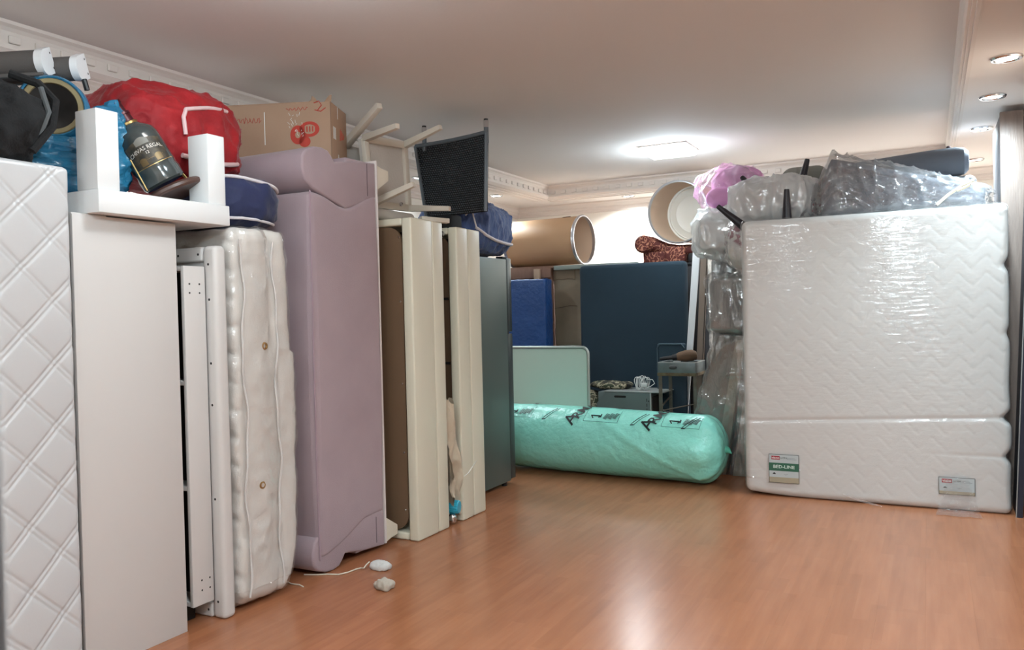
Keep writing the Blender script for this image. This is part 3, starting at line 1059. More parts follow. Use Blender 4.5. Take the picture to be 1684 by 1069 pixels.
M_redp = mat('red_print', (190, 66, 52), 0.7)
def disc_on_front(cx_, cz_, rx, rz, n=24, ir=0.0):
    vs = []; fs = []
    for k in range(n):
        a = 2 * math.pi * k / n
        vs.append(Vector((cx_ + rx * math.cos(a), -0.0012, cz_ + rz * math.sin(a))))
    for k in range(n):
        a = 2 * math.pi * k / n
        vs.append(Vector((cx_ + rx * ir * math.cos(a), -0.0012, cz_ + rz * ir * math.sin(a))))
    for k in range(n):
        fs.append((k, (k + 1) % n, n + (k + 1) % n, n + k))
    return vs, fs
lg = MB()
lg.add(disc_on_front(-0.13, 0.18, 0.06, 0.045, ir=0.62)); lg.add(disc_on_front(-0.20, 0.15, 0.045, 0.055, ir=0.35)); lg.add(disc_on_front(-0.16, 0.11, 0.035, 0.032, ir=0.01))
for k in range(5):
    lg.add(box((-0.165 + k * 0.017, -0.0014, 0.165), (-0.158 + k * 0.017, -0.001, 0.197)))
part('red_logo', lg, M_redp, t, local=True, smooth=False)
sc = MB()
def scrib(x0, x1, z, n, amp, seed):
    rr = random.Random(seed)
    return tube([(x0 + (x1 - x0) * k / n + rr.uniform(-0.004, 0.004), -0.0008, z + amp * math.sin(k * 1.7) + rr.uniform(-amp, amp) * 0.4) for k in range(n + 1)], 0.0016, 5)
sc.add(scrib(-0.56, -0.42, 0.245, 22, 0.016, 1)); sc.add(scrib(-0.27, -0.14, 0.30, 20, 0.008, 2))
sc.add(tube([(-0.10, -0.001, 0.33), (-0.07, -0.001, 0.34), (-0.055, -0.001, 0.315), (-0.08, -0.001, 0.285), (-0.095, -0.001, 0.29), (-0.06, -0.001, 0.28), (-0.03, -0.001, 0.30)], 0.0028, 6))
part('red_handwriting', sc, M_redp, t, local=True)
part('label', box((0.0, 0.035, 0.13), (0.001, 0.085, 0.20)), mat('paper_white', (226, 224, 220), 0.6), t, local=True)
sc = MB()
for k in range(5):
    sc.add(tube([(0.001, 0.16 + 0.018 * k, 0.14 + 0.005 * k), (0.001, 0.172 + 0.018 * k, 0.21 - 0.006 * k)], 0.0016, 5))
part('red_handwriting', sc, M_redp, t, local=True)
for lo_, hi_ in (((0.0, 0.12, 0.26), (0.0012, 0.128, 0.33)), ((0.0, 0.12, 0.0), (0.0012, 0.13, 0.05)), ((-0.4, -0.0012, 0.1), (-0.395, 0.0, 0.29))):
    part('tape', box(lo_, hi_), mat('clear_tape', (235, 235, 230)), t, local=True)
cr = MB()
for k in range(22):
    rr = random.Random(k + 50)
    cx_, cz_ = -0.21 + rr.uniform(-0.04, 0.04), 0.19 + rr.uniform(-0.06, 0.08)
    cr.add(tube([(cx_, -0.001, cz_), (cx_ + rr.uniform(-0.012, 0.012), -0.0025, cz_ + rr.uniform(0.005, 0.02))], 0.0014, 5))
part('torn_tape', cr, mat('clear_tape', (235, 235, 230)), t, local=True, kind='stuff')

# white wooden chair tipped on its back with legs pointing out
M_offw = mat('offwhite_wood', (206, 198, 184), 0.5)
M_seatf = mat('grey_white_fabric', (190, 184, 176), 0.8, bump=(60, 0.002))
def chair(label, off):
    t = thing('dining_chair', label, 'chair', (-3.2 + off[0], 4.24 + off[1], 1.96 + off[2]))
    o = Vector(off)
    P = lambda x, y, z: Vector((x, y, z)) + o
    C_ = dict(TL=P(-3.06, 4.01, 2.455), TR=P(-3.06, 4.43, 2.485), BR=P(-3.06, 4.46, 2.075), BL=P(-3.06, 4.06, 2.06))
    E_ = dict(TL=P(-2.75, 3.92, 2.475), TR=P(-2.75, 4.395, 2.56), BR=P(-2.75, 4.48, 2.05), BL=P(-2.75, 4.075, 2.155))
    s = MB()
    cs = [C_['TL'], C_['TR'], C_['BR'], C_['BL']]
    vs = [p + Vector((-0.005, 0, 0)) for p in cs] + [p + Vector((-0.05, 0, 0)) for p in cs]
    s.add((vs, [(0, 1, 2, 3), (7, 6, 5, 4), (0, 4, 5, 1), (1, 5, 6, 2), (2, 6, 7, 3), (3, 7, 4, 0)]))
    part('seat', s, M_seatf, t, smooth=False)
    for a, b in (('TL', 'TR'), ('TR', 'BR'), ('BR', 'BL'), ('BL', 'TL')):
        part('rail', beam(C_[a], C_[b], 0.045, 0.03, (1, 0, 0)), M_offw, t)
    for k in ('TL', 'TR', 'BR', 'BL'):
        part('leg', beam(C_[k], E_[k], 0.042, 0.042, taper=0.72), M_offw, t)
    return t, P, C_
t, P, C_ = chair('off-white chair lying on its back, fabric seat underside and four legs showing', (0, 0, 0))
part('bolt', mapped(lathe([(0.001, 0.012), (0.012, 0.01), (0.013, 0.0)], 12), lambda p: Vector((-3.03 + p.z, 4.33 + p.x, 2.085 + p.y))), M_chrome, t)
part('backrest', soft_box((-3.22, 4.03, 1.965), (-3.0, 4.46, 2.035), 0.03, (8, 8, 2)), M_seatf, t)
part('top_rail', beam((-2.9, 4.36, 1.985), (-2.79, 4.52, 1.975), 0.05, 0.03), M_offw, t)
t, P, C_ = chair('off-white chair mostly hidden behind the cardboard box, one leg jutting up', (-0.16, -0.06, 0.0))
for o in list(t.children):
    bpy.data.objects.remove(o)
# second chair rebuilt as it nests behind the first: seat, back and the raised leg that shows
part('seat', box((-3.3, 4.02, 2.06), (-3.24, 4.40, 2.45), 0.012), M_seatf, t)
part('leg', beam((-3.24, 4.05, 2.44), (-2.85, 3.885, 2.60), 0.045, 0.045, taper=0.8), M_offw, t)
part('leg', beam((-3.24, 4.36, 2.43), (-3.07, 4.36, 2.44), 0.045, 0.045, taper=0.85), M_offw, t)
part('backrest', soft_box((-3.72, 4.04, 2.04), (-3.25, 4.42, 2.10), 0.025, (6, 6, 2)), M_seatf, t)

# woven black armchair upside down
def rattan_mat():
    m = bpy.data.materials.new('woven_rattan')
    m.use_nodes = True
    nt = m.node_tree
    b = nt.nodes['Principled BSDF']
    b.inputs['Base Color'].default_value = lin((84, 92, 98)) + (1,)
    b.inputs['Roughness'].default_value = 0.35
    return m
M_rat = rattan_mat()
M_ratd = mat('rattan_gap', (14, 15, 18), 0.8)
t = thing('woven_armchair', 'black woven armchair upside down with silver-tipped legs in the air', 'chair', (-2.92, 4.95, 1.95))
RY = 4.80
def rpos(u, v):     # u 0..1 left-right, v 0..1 bottom-top
    xl = -3.145 - 0.075 * v; xr = -2.665 + 0.02 * v
    zt = 2.56 + 0.03 * u; zb = 2.06
    return Vector((xl + (xr - xl) * u, RY + 0.0 + 0.03 * math.sin(u * math.pi), zb + (zt - zb) * v))
pv = []; pf = []
for i in range(13):
    for j in range(9):
        pv.append(rpos(i / 12, j / 8) + Vector((0, 0.012, 0)))
for i in range(12):
    for j in range(8):
        a = i * 9 + j
        pf.append((a, a + 1, a + 10, a + 9))
n_ = len(pv)
pv += [p + Vector((0, 0.02, 0)) for p in pv]
pf += [tuple(reversed([q + n_ for q in f])) for f in pf]
back = part('back_panel', (pv, pf), M_ratd, t)
wv = MB()
NR, NC = 34, 30
for r_ in range(NR):
    v = (r_ + 0.5) / NR
    for c_ in range(NC):
        u0 = (c_ + (0.5 if r_ % 2 else 0.0)) / NC
        u1 = u0 + 0.86 / NC
        if u1 > 1.0:
            continue
        um = (u0 + u1) / 2
        d_ = 0.5 * 0.74 / NR
        ring_ = [rpos(u0, v), rpos(um, v - d_), rpos(u1, v), rpos(um, v + d_), rpos(um, v) + Vector((0, -0.0075, 0))]
        wv.add((ring_, [(0, 1, 4), (1, 2, 4), (2, 3, 4), (3, 0, 4)]))
part('weave', wv, M_rat, back, smooth=False, kind='stuff')
part('frame', tube([rpos(0, 1), rpos(0.25, 1.0), rpos(0.5, 1), rpos(0.75, 1), rpos(1, 1)], 0.014, 10), M_rat, t)
part('frame', tube([rpos(1, 0), rpos(1, 0.5), rpos(1, 1)], 0.012, 10), M_rat, t)
part('frame', tube([rpos(0, 0), rpos(0, 0.5), rpos(0, 1)], 0.012, 10), M_rat, t)
part('side_panel', box((-3.16, RY + 0.03, 2.08), (-3.13, 5.35, 2.54), 0.005), M_ratd, t)
part('seat', prism([(-3.18, RY + 0.03), (-2.68, RY + 0.03), (-2.93, 5.25), (-3.18, 5.25)], 'z', 2.52, 2.56), M_ratd, t, smooth=False)
for (xx, yy, zz) in ((-3.155, 4.82, 2.70), (-2.655, 4.82, 2.685), (-3.155, 5.22, 2.64)):
    lg_ = part('leg', tube([(xx, yy, 2.52), (xx, yy, zz - 0.055)], 0.016, 12), M_rat, t)
    part('metal_tip', tube([(xx, yy, zz - 0.058), (xx, yy, zz - 0.012)], 0.0175, 14), M_chrome, lg_)
    part('glide', tube([(xx, yy, zz - 0.012), (xx, yy, zz)], 0.015, 12), M_black, lg_)
part('frame', box((-3.14, RY + 0.03, 1.955), (-2.96, 4.99, 2.07), 0.02), M_ratd, t)

# blue plush bundle on the fridge
M_plush = mat('blue_plush', (50, 72, 122), 0.8, bump=(34, 0.012), sheen=0.3, var=(22, 0.8, (84, 110, 160)), stretch=(1, 1, 0.35))
PB = ((-3.18, 5.42, 2.01), (0.56, 0.80, 0.41))
t = thing('blue_cushion', 'blue plush cushion with white piping on top of the dark fridge', 'cushion', (-3.2, 5.45, 1.815))
part('body', blob(PB[0], PB[1], 3.2, 36, 0.008, 6, 3.0, flat=1.816, sharp=0.02, stretch=(1.4, 1.4, 0.5)), M_plush, t, angle=80)
part('piping', tube([on_blob(PB[0], PB[1], 3.2, p, 0.010) for p in along([(-2.85, 5.03, 1.99), (-2.85, 5.2, 1.93), (-2.85, 5.35, 1.90), (-2.85, 5.5, 1.885), (-2.85, 5.65, 1.875), (-2.9, 5.8, 1.885), (-3.0, 5.85, 1.90)])], 0.012, 8), M_pipe, t)
part('ribbon', tube([(-2.9, 4.93, 2.06), (-2.86, 4.95, 2.10), (-2.85, 4.97, 2.03), (-2.86, 5.02, 1.97)], 0.006, 6), M_pipe, t)

# ================================================================== BACK CORNER
# slatted wooden crate with the drum on it
M_wood = mat('reddish_wood', (124, 92, 76), 0.65, bump=(20, 0.002), var=(4, 0.4, (104, 76, 62)), stretch=(6, 6, 1))
t = thing('wooden_crate', 'brown slatted wooden crate under the lying drum', 'crate', (-3.85, 8.15, 0))
part('top_board', box((-4.3, 7.78, 1.825), (-3.52, 8.5, 1.85), 0.004), M_wood, t)
for (xx, yy) in ((-4.28, 7.82), (-3.58, 7.82), (-4.28, 8.44), (-3.58, 8.44)):
    part('post', box((xx - 0.03, yy - 0.03, 0.0), (xx + 0.03, yy + 0.03, 1.825), 0.004), M_wood, t)
for k in range(14):
    z = 0.10 + k * 0.125
    part('slat', box((-4.3, 7.765, z), (-3.545, 7.788, z + 0.108), 0.003), M_wood, t)
part('lining', box((-4.27, 7.86, 0.02), (-3.6, 8.42, 1.8)), mat('crate_inside', (96, 70, 58), 0.8), t)
part('block', box((-3.73, 7.735, 1.70), (-3.66, 7.765, 1.82), 0.004), mat('light_wood', (166, 140, 116), 0.6), t)

M_fibre = mat('fibreboard', (190, 152, 116), 0.55, var=(3, 0.25, (170, 134, 100)))
M_fibrein = mat('fibre_inside', (196, 170, 146), 0.6)
def drum(label, c, axd, r, ln, base, parent_rot=None, inner=None):
    t = thing('fibre_drum', label, 'drum', base)
    Md = axis_matrix(c, axd)
    part('shell', MB().add(lathe([(r, -ln / 2), (r * 1.0, ln / 2 - 0.02)], 56), Md), M_fibre, t)
    part('inside', MB().add(lathe([(r - 0.008, ln / 2 - 0.002), (r - 0.008, -ln / 2 + 0.03)], 56), Md), M_fibrein, t)
    for (z0, nm) in ((ln / 2, 'rim'), (-ln / 2, 'rim')):
        part(nm, MB().add(lathe([(r - 0.01, z0 - 0.03), (r + 0.004, z0 - 0.03), (r + 0.010, z0 - 0.02), (r + 0.006, z0 - 0.012), (r + 0.010, z0 - 0.005), (r + 0.004, z0 + 0.004), (r - 0.008, z0 + 0.004), (r - 0.01, z0 - 0.03)], 56), Md), mat('zinc_rim', (186, 186, 190), 0.3, 0.85), t)
    d = part('bottom', MB().add(lathe([(0.001, -ln / 2 + 0.035), (r * 0.3, -ln / 2 + 0.034), (r * 0.62, -ln / 2 + 0.036), (r * 0.66, -ln / 2 + 0.042), (r * 0.7, -ln / 2 + 0.036), (r * 0.86, -ln / 2 + 0.037), (r * 0.89, -ln / 2 + 0.045), (r * 0.92, -ln / 2 + 0.037), (r - 0.008, -ln / 2 + 0.045)], 56), Md), inner or M_fibrein, t)
    return t, Md
t, Md = drum('tan fibreboard drum lying on its side with its open rim facing right', (-3.66, 8.02, 2.118), (0.995, -0.08, 0.0), 0.256, 0.84, (-3.66, 8.02, 1.85))
part('handle_slot', MB().add(box((0.2565, -0.012, 0.20), (0.262, 0.012, 0.29), 0.002), Md @ rotm(z=14)), mat('slot_dark', (82, 60, 40), 0.7), t)

solo('blue_wrapped_slab', soft_box((-4.02, 7.52, 0.0), (-3.5, 7.70, 1.705), 0.02, (18, 4, 40), lambda p, n: p + n * (0.006 * ridge(p, 7, 2) * (1 if p.z > 0.2 else 0))),
     mat('blue_sheet', (18, 62, 118), 0.35, bump=(30, 0.006), var=(4, 0.5, (16, 54, 108))), 'upright slab wrapped in crinkled blue plastic in front of the wooden crate', 'slab', angle=70)

t = thing('board_stack', 'grey flat boards piled below the upright cardboard sheet', 'boards', (-3.4, 7.95, 0))
part('support', box((-3.52, 7.8, 0.0), (-3.06, 8.2, 0.90), 0.004), mat('crate_inside', (96, 70, 58)), t)
for k in range(4):
    part('board', box((-3.53 - 0.008 * (k % 2), 7.78 - 0.01 * (k % 2), 0.90 + 0.026 * k), (-3.1, 8.25, 0.922 + 0.026 * k), 0.003), mat('grey_green_board', (126, 136, 130), 0.6), t)
t = thing('cardboard_sheet', 'worn tan cardboard-wrapped panel standing left of the teal headboard', 'panel', (-3.3, 7.9, 1.004))
part('panel', soft_box((-3.545, 7.85, 1.004), (-3.12, 7.94, 1.845), 0.012, (10, 3, 20), lambda p, n: p + n * 0.006 * ridge(p, 5, 9)), mat('old_cardboard', (146, 132, 112), 0.75, var=(5, 0.5, (118, 108, 92))), t)
part('tape', tube([(-3.54, 7.838, 1.40), (-3.45, 7.835, 1.41), (-3.36, 7.836, 1.425), (-3.28, 7.837, 1.42)], 0.003, 6), mat('brown_tape', (98, 80, 64), 0.5), t)
part('torn_edge', soft_box((-3.545, 7.832, 1.70), (-3.3, 7.848, 1.84), 0.006, (8, 2, 5), lambda p, n: p + Vector((0, 0.004, 0.02 * noise.noise(p * 14)))), mat('torn_paper', (136, 120, 100), 0.8), t)

# teal headboard
M_teal = mat('teal_fabric', (20, 44, 58), 0.85, bump=(180, 0.001), sheen=0.05, var=(2, 0.4, (15, 34, 46)))
t = thing('teal_headboard', 'large dark teal padded headboard standing against the back', 'headboard', (-2.6, 7.67, 0))
part('padded_panel', soft_box((-3.16, 7.60, 0.0), (-2.055, 7.70, 1.825), 0.045, (20, 3, 26), lambda p, n: p + Vector((0, -0.012 * math.sin((p.x + 3.16) / 1.1 * math.pi) * math.sin(p.z / 1.83 * math.pi) if n.y < -0.3 else 0, 0))), M_teal, t, angle=60)
part('back_board', box((-3.14, 7.702, 0.0), (-2.08, 7.745, 1.80), 0.004), mat('crate_inside', (96, 70, 58)), t)
part('top_ledge', box((-3.5, 7.75, 1.80), (-2.6, 7.84, 1.845), 0.004), mat('grey_green_board', (126, 136, 130)), t)

# whiteboard
t = thing('whiteboard', 'pale board with rounded aluminium edge standing behind the green roll', 'board', (-3.2, 6.8, 0))
part('sheet', prism(rounded(-3.7, -2.76, 0.02, 1.022, 0.045), 'y', 6.785, 6.80), mat('pale_board', (184, 204, 192), 0.35), t)
fr_ = rounded(-3.715, -2.745, 0.005, 1.037, 0.06)
part('rim', tube([(a, 6.79, b) for a, b in fr_] + [(fr_[0][0], 6.79, fr_[0][1])], 0.013, 8), mat('aluminium', (160, 166, 160), 0.4, 0.5), t)

# support behind the headboard (dark wardrobe) carrying the patterned armchair
t = thing('dark_wardrobe', 'tall dark wardrobe carcass behind the teal headboard', 'wardrobe', (-2.4, 8.35, 0))
part('carcass', box((-2.86, 7.95, 0.0), (-1.5, 8.85, 1.80), 0.005), mat('very_dark_wood', (30, 28, 30), 0.6), t)
part('top_panel', box((-2.9, 7.93, 1.80), (-1.48, 8.88, 1.82), 0.004), mat('very_dark_wood', (30, 28, 30)), t)

# patterned armchair top with scrolled arms
def pattern_mat():
    m = bpy.data.materials.new('paisley_fabric')
    m.use_nodes = True
    nt = m.node_tree
    b = nt.nodes['Principled BSDF']
    tc = nt.nodes.new('ShaderNodeTexCoord')
    n = nt.nodes.new('ShaderNodeTexNoise')
    n.inputs['Scale'].default_value = 15
    n.inputs['Detail'].default_value = 1.5
    nt.links.new(tc.outputs['Object'], n.inputs['Vector'])
    ma = nt.nodes.new('ShaderNodeMath'); ma.operation = 'MULTIPLY'; ma.inputs[1].default_value = 34
    nt.links.new(n.outputs['Fac'], ma.inputs[0])
    sn = nt.nodes.new('ShaderNodeMath'); sn.operation = 'SINE'
    nt.links.new(ma.outputs[0], sn.inputs[0])
    rp = nt.nodes.new('ShaderNodeValToRGB')
    rp.color_ramp.elements[0].position = 0.55
    rp.color_ramp.elements[0].color = lin((84, 32, 26)) + (1,)
    rp.color_ramp.elements[1].position = 0.9
    rp.color_ramp.elements[1].color = lin((168, 112, 88)) + (1,)
    nt.links.new(sn.outputs[0], rp.inputs['Fac'])
    nt.links.new(rp.outputs['Color'], b.inputs['Base Color'])
    b.inputs['Roughness'].default_value = 0.8
    return m
M_pat = pattern_mat()
t = thing('patterned_armchair', 'red-brown scroll-patterned armchair part peeking over the teal headboard', 'armchair', (-2.3, 8.1, 1.82))
part('post', box((-2.60, 7.98, 1.82), (-2.36, 8.3, 1.95), 0.01), M_pat, t)
part('post', box((-2.37, 7.94, 1.82), (-2.16, 8.3, 1.99), 0.03, 3), M_pat, t)
part('arm', tube([(-2.58, 7.90, 2.03), (-2.58, 7.93, 2.03), (-2.58, 8.28, 2.03), (-2.58, 8.30, 2.03)], [0.07, 0.092, 0.092, 0.07], 28), M_pat, t, angle=50)
arm_path = [(-2.60, 8.05, 2.04), (-2.52, 8.05, 2.035), (-2.45, 8.05, 2.005), (-2.36, 8.05, 1.975), (-2.25, 8.05, 1.955), (-2.1, 8.05, 1.955), (-1.95, 8.05, 1.965)]
part('arm', tube(arm_path, [0.07, 0.075, 0.066, 0.058, 0.055, 0.055, 0.055], 20), M_pat, t, angle=70)
part('seat_back', box((-2.14, 7.99, 1.82), (-1.7, 8.5, 1.92), 0.02), mat('very_dark_wood', (30, 28, 30)), t)
# drum 2: open mouth turned to the room, pale bottom inside
view = Vector((0.17, -0.97, -0.14))
t, Md = drum('tan fibreboard drum with its wide open mouth and pale bottom facing the room', (-2.20, 8.22, 2.345), Vector((-0.05, -0.995, -0.06)), 0.305, 0.60, (-2.2, 8.2, 2.04),
             inner=mat('pale_lid', (226, 222, 212), 0.4))

# metal case with coiled cable, and camouflage bag
M_case = mat('case_grey', (112, 122, 122), 0.5, 0.3, var=(3, 0.3, (98, 108, 108)))
t = thing('metal_case', 'grey metal equipment case with a hand slot behind the green roll', 'case', (-2.5, 7.25, 0))
part('shell', box((-2.78, 7.10, 0.0), (-2.285, 7.5, 0.605), 0.006), M_case, t)
part('front_panel', prism([(-2.79, 0.0), (-2.275, 0.0), (-2.275, 0.60), (-2.70, 0.60), (-2.79, 0.50)], 'y', 7.085, 7.10), M_case, t, smooth=False)
part('hand_slot', prism(rounded(-2.615, -2.50, 0.555, 0.575, 0.0095), 'y', 7.083, 7.0855), M_dark, t)
part('edge_flange', box((-2.272, 7.08, 0.0), (-2.262, 7.12, 0.605), 0.002), mat('pale_metal', (168, 172, 170), 0.4, 0.4), t)
part('open_side', box((-2.284, 7.12, 0.0), (-2.255, 7.5, 0.56)), M_dark, t)  # dark block stands in for the shade inside the opening
part('top_lid', box((-2.72, 7.09, 0.606), (-2.14, 7.5, 0.614), 0.002), mat('pale_metal', (168, 172, 170)), t)
for k in range(6):
    z = 0.30 + 0.045 * k
    part('vent_slot', box((-2.305, 7.0835, z), (-2.299, 7.0855, z + 0.028)), M_dark, t)
for (xx, zz) in ((-2.72, 0.33), (-2.70, 0.36), (-2.285, 0.53)):
    part('rivet', mapped(lathe([(0.0005, 0.003), (0.006, 0.0)], 8), lambda p: Vector((xx + p.x, 7.085 - p.z, zz + p.y))), M_dark, t)
# camouflage bag
def camo():
    m = bpy.data.materials.new('camouflage')
    m.use_nodes = True
    nt = m.node_tree
    b = nt.nodes['Principled BSDF']
    tc = nt.nodes.new('ShaderNodeTexCoord')
    n = nt.nodes.new('ShaderNodeTexNoise')
    n.inputs['Scale'].default_value = 13
    n.inputs['Detail'].default_value = 2
    nt.links.new(tc.outputs['Object'], n.inputs['Vector'])
    rp = nt.nodes.new('ShaderNodeValToRGB')
    rp.color_ramp.interpolation = 'CONSTANT'
    e = rp.color_ramp.elements
    e[0].position = 0.0; e[0].color = lin((26, 28, 24)) + (1,)
    e[1].position = 0.45; e[1].color = lin((84, 80, 62)) + (1,)
    q = e.new(0.54); q.color = lin((168, 160, 136)) + (1,)
    q = e.new(0.6); q.color = lin((60, 66, 48)) + (1,)
    nt.links.new(n.outputs['Fac'], rp.inputs['Fac'])
    nt.links.new(rp.outputs['Color'], b.inputs['Base Color'])
    b.inputs['Roughness'].default_value = 0.85
    return m
M_camo = camo()
t = thing('camouflage_bag', 'camouflage fabric bag slumped between the pale board and metal case', 'bag', (-2.9, 7.35, 0))
part('body', blob((-2.95, 7.30, 0.29), (0.27, 0.42, 0.60), 3, 18, 0.02, 6, 7.0, flat=0.0), M_camo, t, angle=80)
part('flap', blob((-2.74, 7.36, 0.645), (0.42, 0.26, 0.06), 2.4, 14, 0.015, 7, 3.0), M_camo, t, angle=80)

M_cable = mat('white_cable', (214, 216, 214), 0.4)
t = thing('cable_coil', 'coil of white cable with a plug on the grey metal case', 'cable', (-2.42, 7.25, 0.614))
rc = random.Random(3)
cpts = []
for k in range(150):
    a = k * 2 * math.pi / 22
    rad = 0.062 + 0.008 * math.sin(k * 0.9) + 0.006 * math.sin(k * 0.37)
    cpts.append((-2.44 + 0.10 * (k / 150) + rad * 0.45 * math.cos(a) , 7.24 + 0.4 * rad * math.cos(a) * 1.0 , 0.614 + 0.066 + rad * 0.92 * math.sin(a)))
part('wire', tube(cpts, 0.0042, 6), M_cable, t)
part('plug', box((-2.39, 7.19, 0.65), (-2.33, 7.22, 0.685), 0.008), M_cable, t)
part('wire', tube([(-2.34, 7.22, 0.72), (-2.29, 7.23, 0.715), (-2.27, 7.23, 0.68), (-2.31, 7.22, 0.65), (-2.40, 7.21, 0.635)], 0.0042, 6), M_cable, t)

# metal trolley with tray
M_tray = mat('worn_steel', (116, 128, 130), 0.45, 0.45, var=(9, 0.5, (88, 92, 90)))
M_legm = mat('grey_angle_iron', (104, 102, 94), 0.6, 0.3, var=(12, 0.6, (84, 70, 54)))
t = thing('metal_cart', 'grey metal cart with a worn tray on four thin legs', 'cart', (-1.98, 7.12, 0))
x0, x1, y0, y1 = -2.155, -1.825, 6.98, 7.32
part('tray_bottom', box((x0, y0, 0.80), (x1, y1, 0.808)), M_tray, t)
part('tray_side', box((x0, y0 - 0.004, 0.80), (x1, y0 + 0.004, 0.888), 0.001), M_tray, t)
part('tray_side', box((x0, y1 - 0.004, 0.80), (x1, y1 + 0.004, 0.888), 0.001), M_tray, t)
part('tray_side', box((x0 - 0.004, y0, 0.80), (x0 + 0.004, y1, 0.888), 0.001), M_tray, t)
part('tray_side', box((x1 - 0.004, y0, 0.80), (x1 + 0.004, y1, 0.888), 0.001), M_tray, t)
part('tray_rim', tube([(x0, y0, 0.89), (x1, y0, 0.89), (x1, y1, 0.89), (x0, y1, 0.89), (x0, y0, 0.89)], 0.006, 6), mat('pale_metal', (168, 172, 170)), t)
part('frame', box((x0 - 0.008, y0 - 0.008, 0.772), (x1 + 0.008, y0 + 0.012, 0.80), 0.002), mat('rusty_rim', (112, 104, 78), 0.7, 0.2, var=(25, 0.8, (86, 62, 42))), t)
part('frame', box((x0 - 0.008, y1 - 0.012, 0.772), (x1 + 0.008, y1 + 0.008, 0.80), 0.002), mat('rusty_rim', (112, 104, 78)), t)
part('frame', box((x1 - 0.012, y0, 0.772), (x1 + 0.008, y1, 0.80), 0.002), mat('rusty_rim', (112, 104, 78)), t)
for (xx, yy) in ((x0, y0), (x1 - 0.02, y0), (x0, y1 - 0.03), (x1 - 0.02, y1 - 0.03)):
    part('leg', prism([(xx, yy), (xx + 0.032, yy), (xx + 0.032, yy + 0.006), (xx + 0.006, yy + 0.006), (xx + 0.006, yy + 0.032), (xx, yy + 0.032)], 'z', 0.0, 0.774), M_legm, t, smooth=False)
part('brace', tube([(x0 + 0.02, y0 + 0.01, 0.50), (x0 + 0.02, y1, 0.57)], 0.008, 6), M_legm, t)
part('brace', tube([(x0 + 0.02, y0 + 0.01, 0.46), (x1 - 0.05, y1 + 0.02, 0.50)], 0.006, 6), M_legm, t)
part('shelf', box((x0, y0, 0.15), (x1, y1, 0.16)), M_tray, t)
part('drawer_pull', MB().add(blob((-2.02, 6.966, 0.85), (0.07, 0.03, 0.035), 2.5, 8)), mat('dark_pull', (70, 72, 72), 0.5), t)
# brush / brown-headed tool in the tray
t = thing('hand_brush', 'brown brush with a dark handle lying in the metal cart tray', 'brush', (-1.98, 7.1, 0.89))
Mh = axis_matrix((-2.06, 7.06, 0.93), (0.95, 0.25, 0.10))
part('head', MB().add(lathe([(0.03, 0.05), (0.04, 0.07), (0.052, 0.13), (0.05, 0.19), (0.03, 0.225), (0.001, 0.23)], 20), Mh), mat('brown_bristle', (104, 80, 60), 0.8, bump=(80, 0.003)), t)
part('ferrule', MB().add(lathe([(0.026, 0.01), (0.031, 0.052)], 18, True), Mh), M_black, t)
part('handle', MB().add(lathe([(0.012, -0.10), (0.017, -0.06), (0.02, 0.012)], 14, True), Mh), M_black, t)
t = thing('white_cup', 'small white cup on the front edge of the metal cart tray', 'cup', (-1.995, 7.0, 0.808))
part('body', mapped(lathe([(0.001, 0.808), (0.026, 0.808), (0.033, 0.903), (0.030, 0.903), (0.024, 0.815)], 20), lambda p: p + Vector((-1.995, 7.022, 0))), mat('cup_white', (206, 210, 208), 0.3), t)

# small dark blue chair back behind the cart
t = thing('small_headboard', 'small dark blue padded panel standing behind the metal cart', 'panel', (-2.16, 7.46, 0))
part('padded_panel', soft_box((-2.30, 7.40, 0.0), (-2.02, 7.46, 1.045), 0.028, (6, 3, 14)), mat('dark_blue_fabric', (36, 56, 68), 0.8, bump=(160, 0.001)), t)
part('piping', tube([(-2.29, 7.398, 0.3), (-2.29, 7.398, 1.0), (-2.265, 7.398, 1.035), (-2.06, 7.398, 1.035), (-2.03, 7.398, 1.0)], 0.006, 6), mat('blue_piping', (64, 84, 94), 0.7), t)

# leaning boards
def lean(name, label, xt, xb, w, y0, y1, top, m, cat='board', wb=None):
    wb = wb or w
    t = thing(name, label, cat, ((xb + wb / 2), (y0 + y1) / 2, 0))
    part('board', prism([(xb, 0.0), (xb + wb, 0.0), (xt + w, top), (xt, top)], 'y', y0, y1), m, t, smooth=False)
    return t
lean('leaning_board', 'long white narrow board leaning beside the teal headboard', -1.955, -2.12, 0.068, 7.50, 7.52, 1.95, mat('white_board', (222, 226, 228), 0.45), wb=0.045)
lean('leaning_board', 'tan wooden narrow board leaning right of the white board', -1.875, -1.99, 0.055, 7.47, 7.53, 1.93, mat('greyed_wood', (122, 108, 96), 0.6), wb=0.055)
lean('leaning_board', 'dark grey board leaning right of the tan board', -1.80, -1.90, 0.05, 7.45, 7.53, 1.92, mat('dark_grey_board', (62, 62, 66), 0.5))
lean('leaning_board', 'black board leaning nearest the plastic-wrapped boxes', -1.735, -1.84, 0.10, 7.42, 7.53, 1.90, mat('black_board', (26, 27, 32), 0.5))

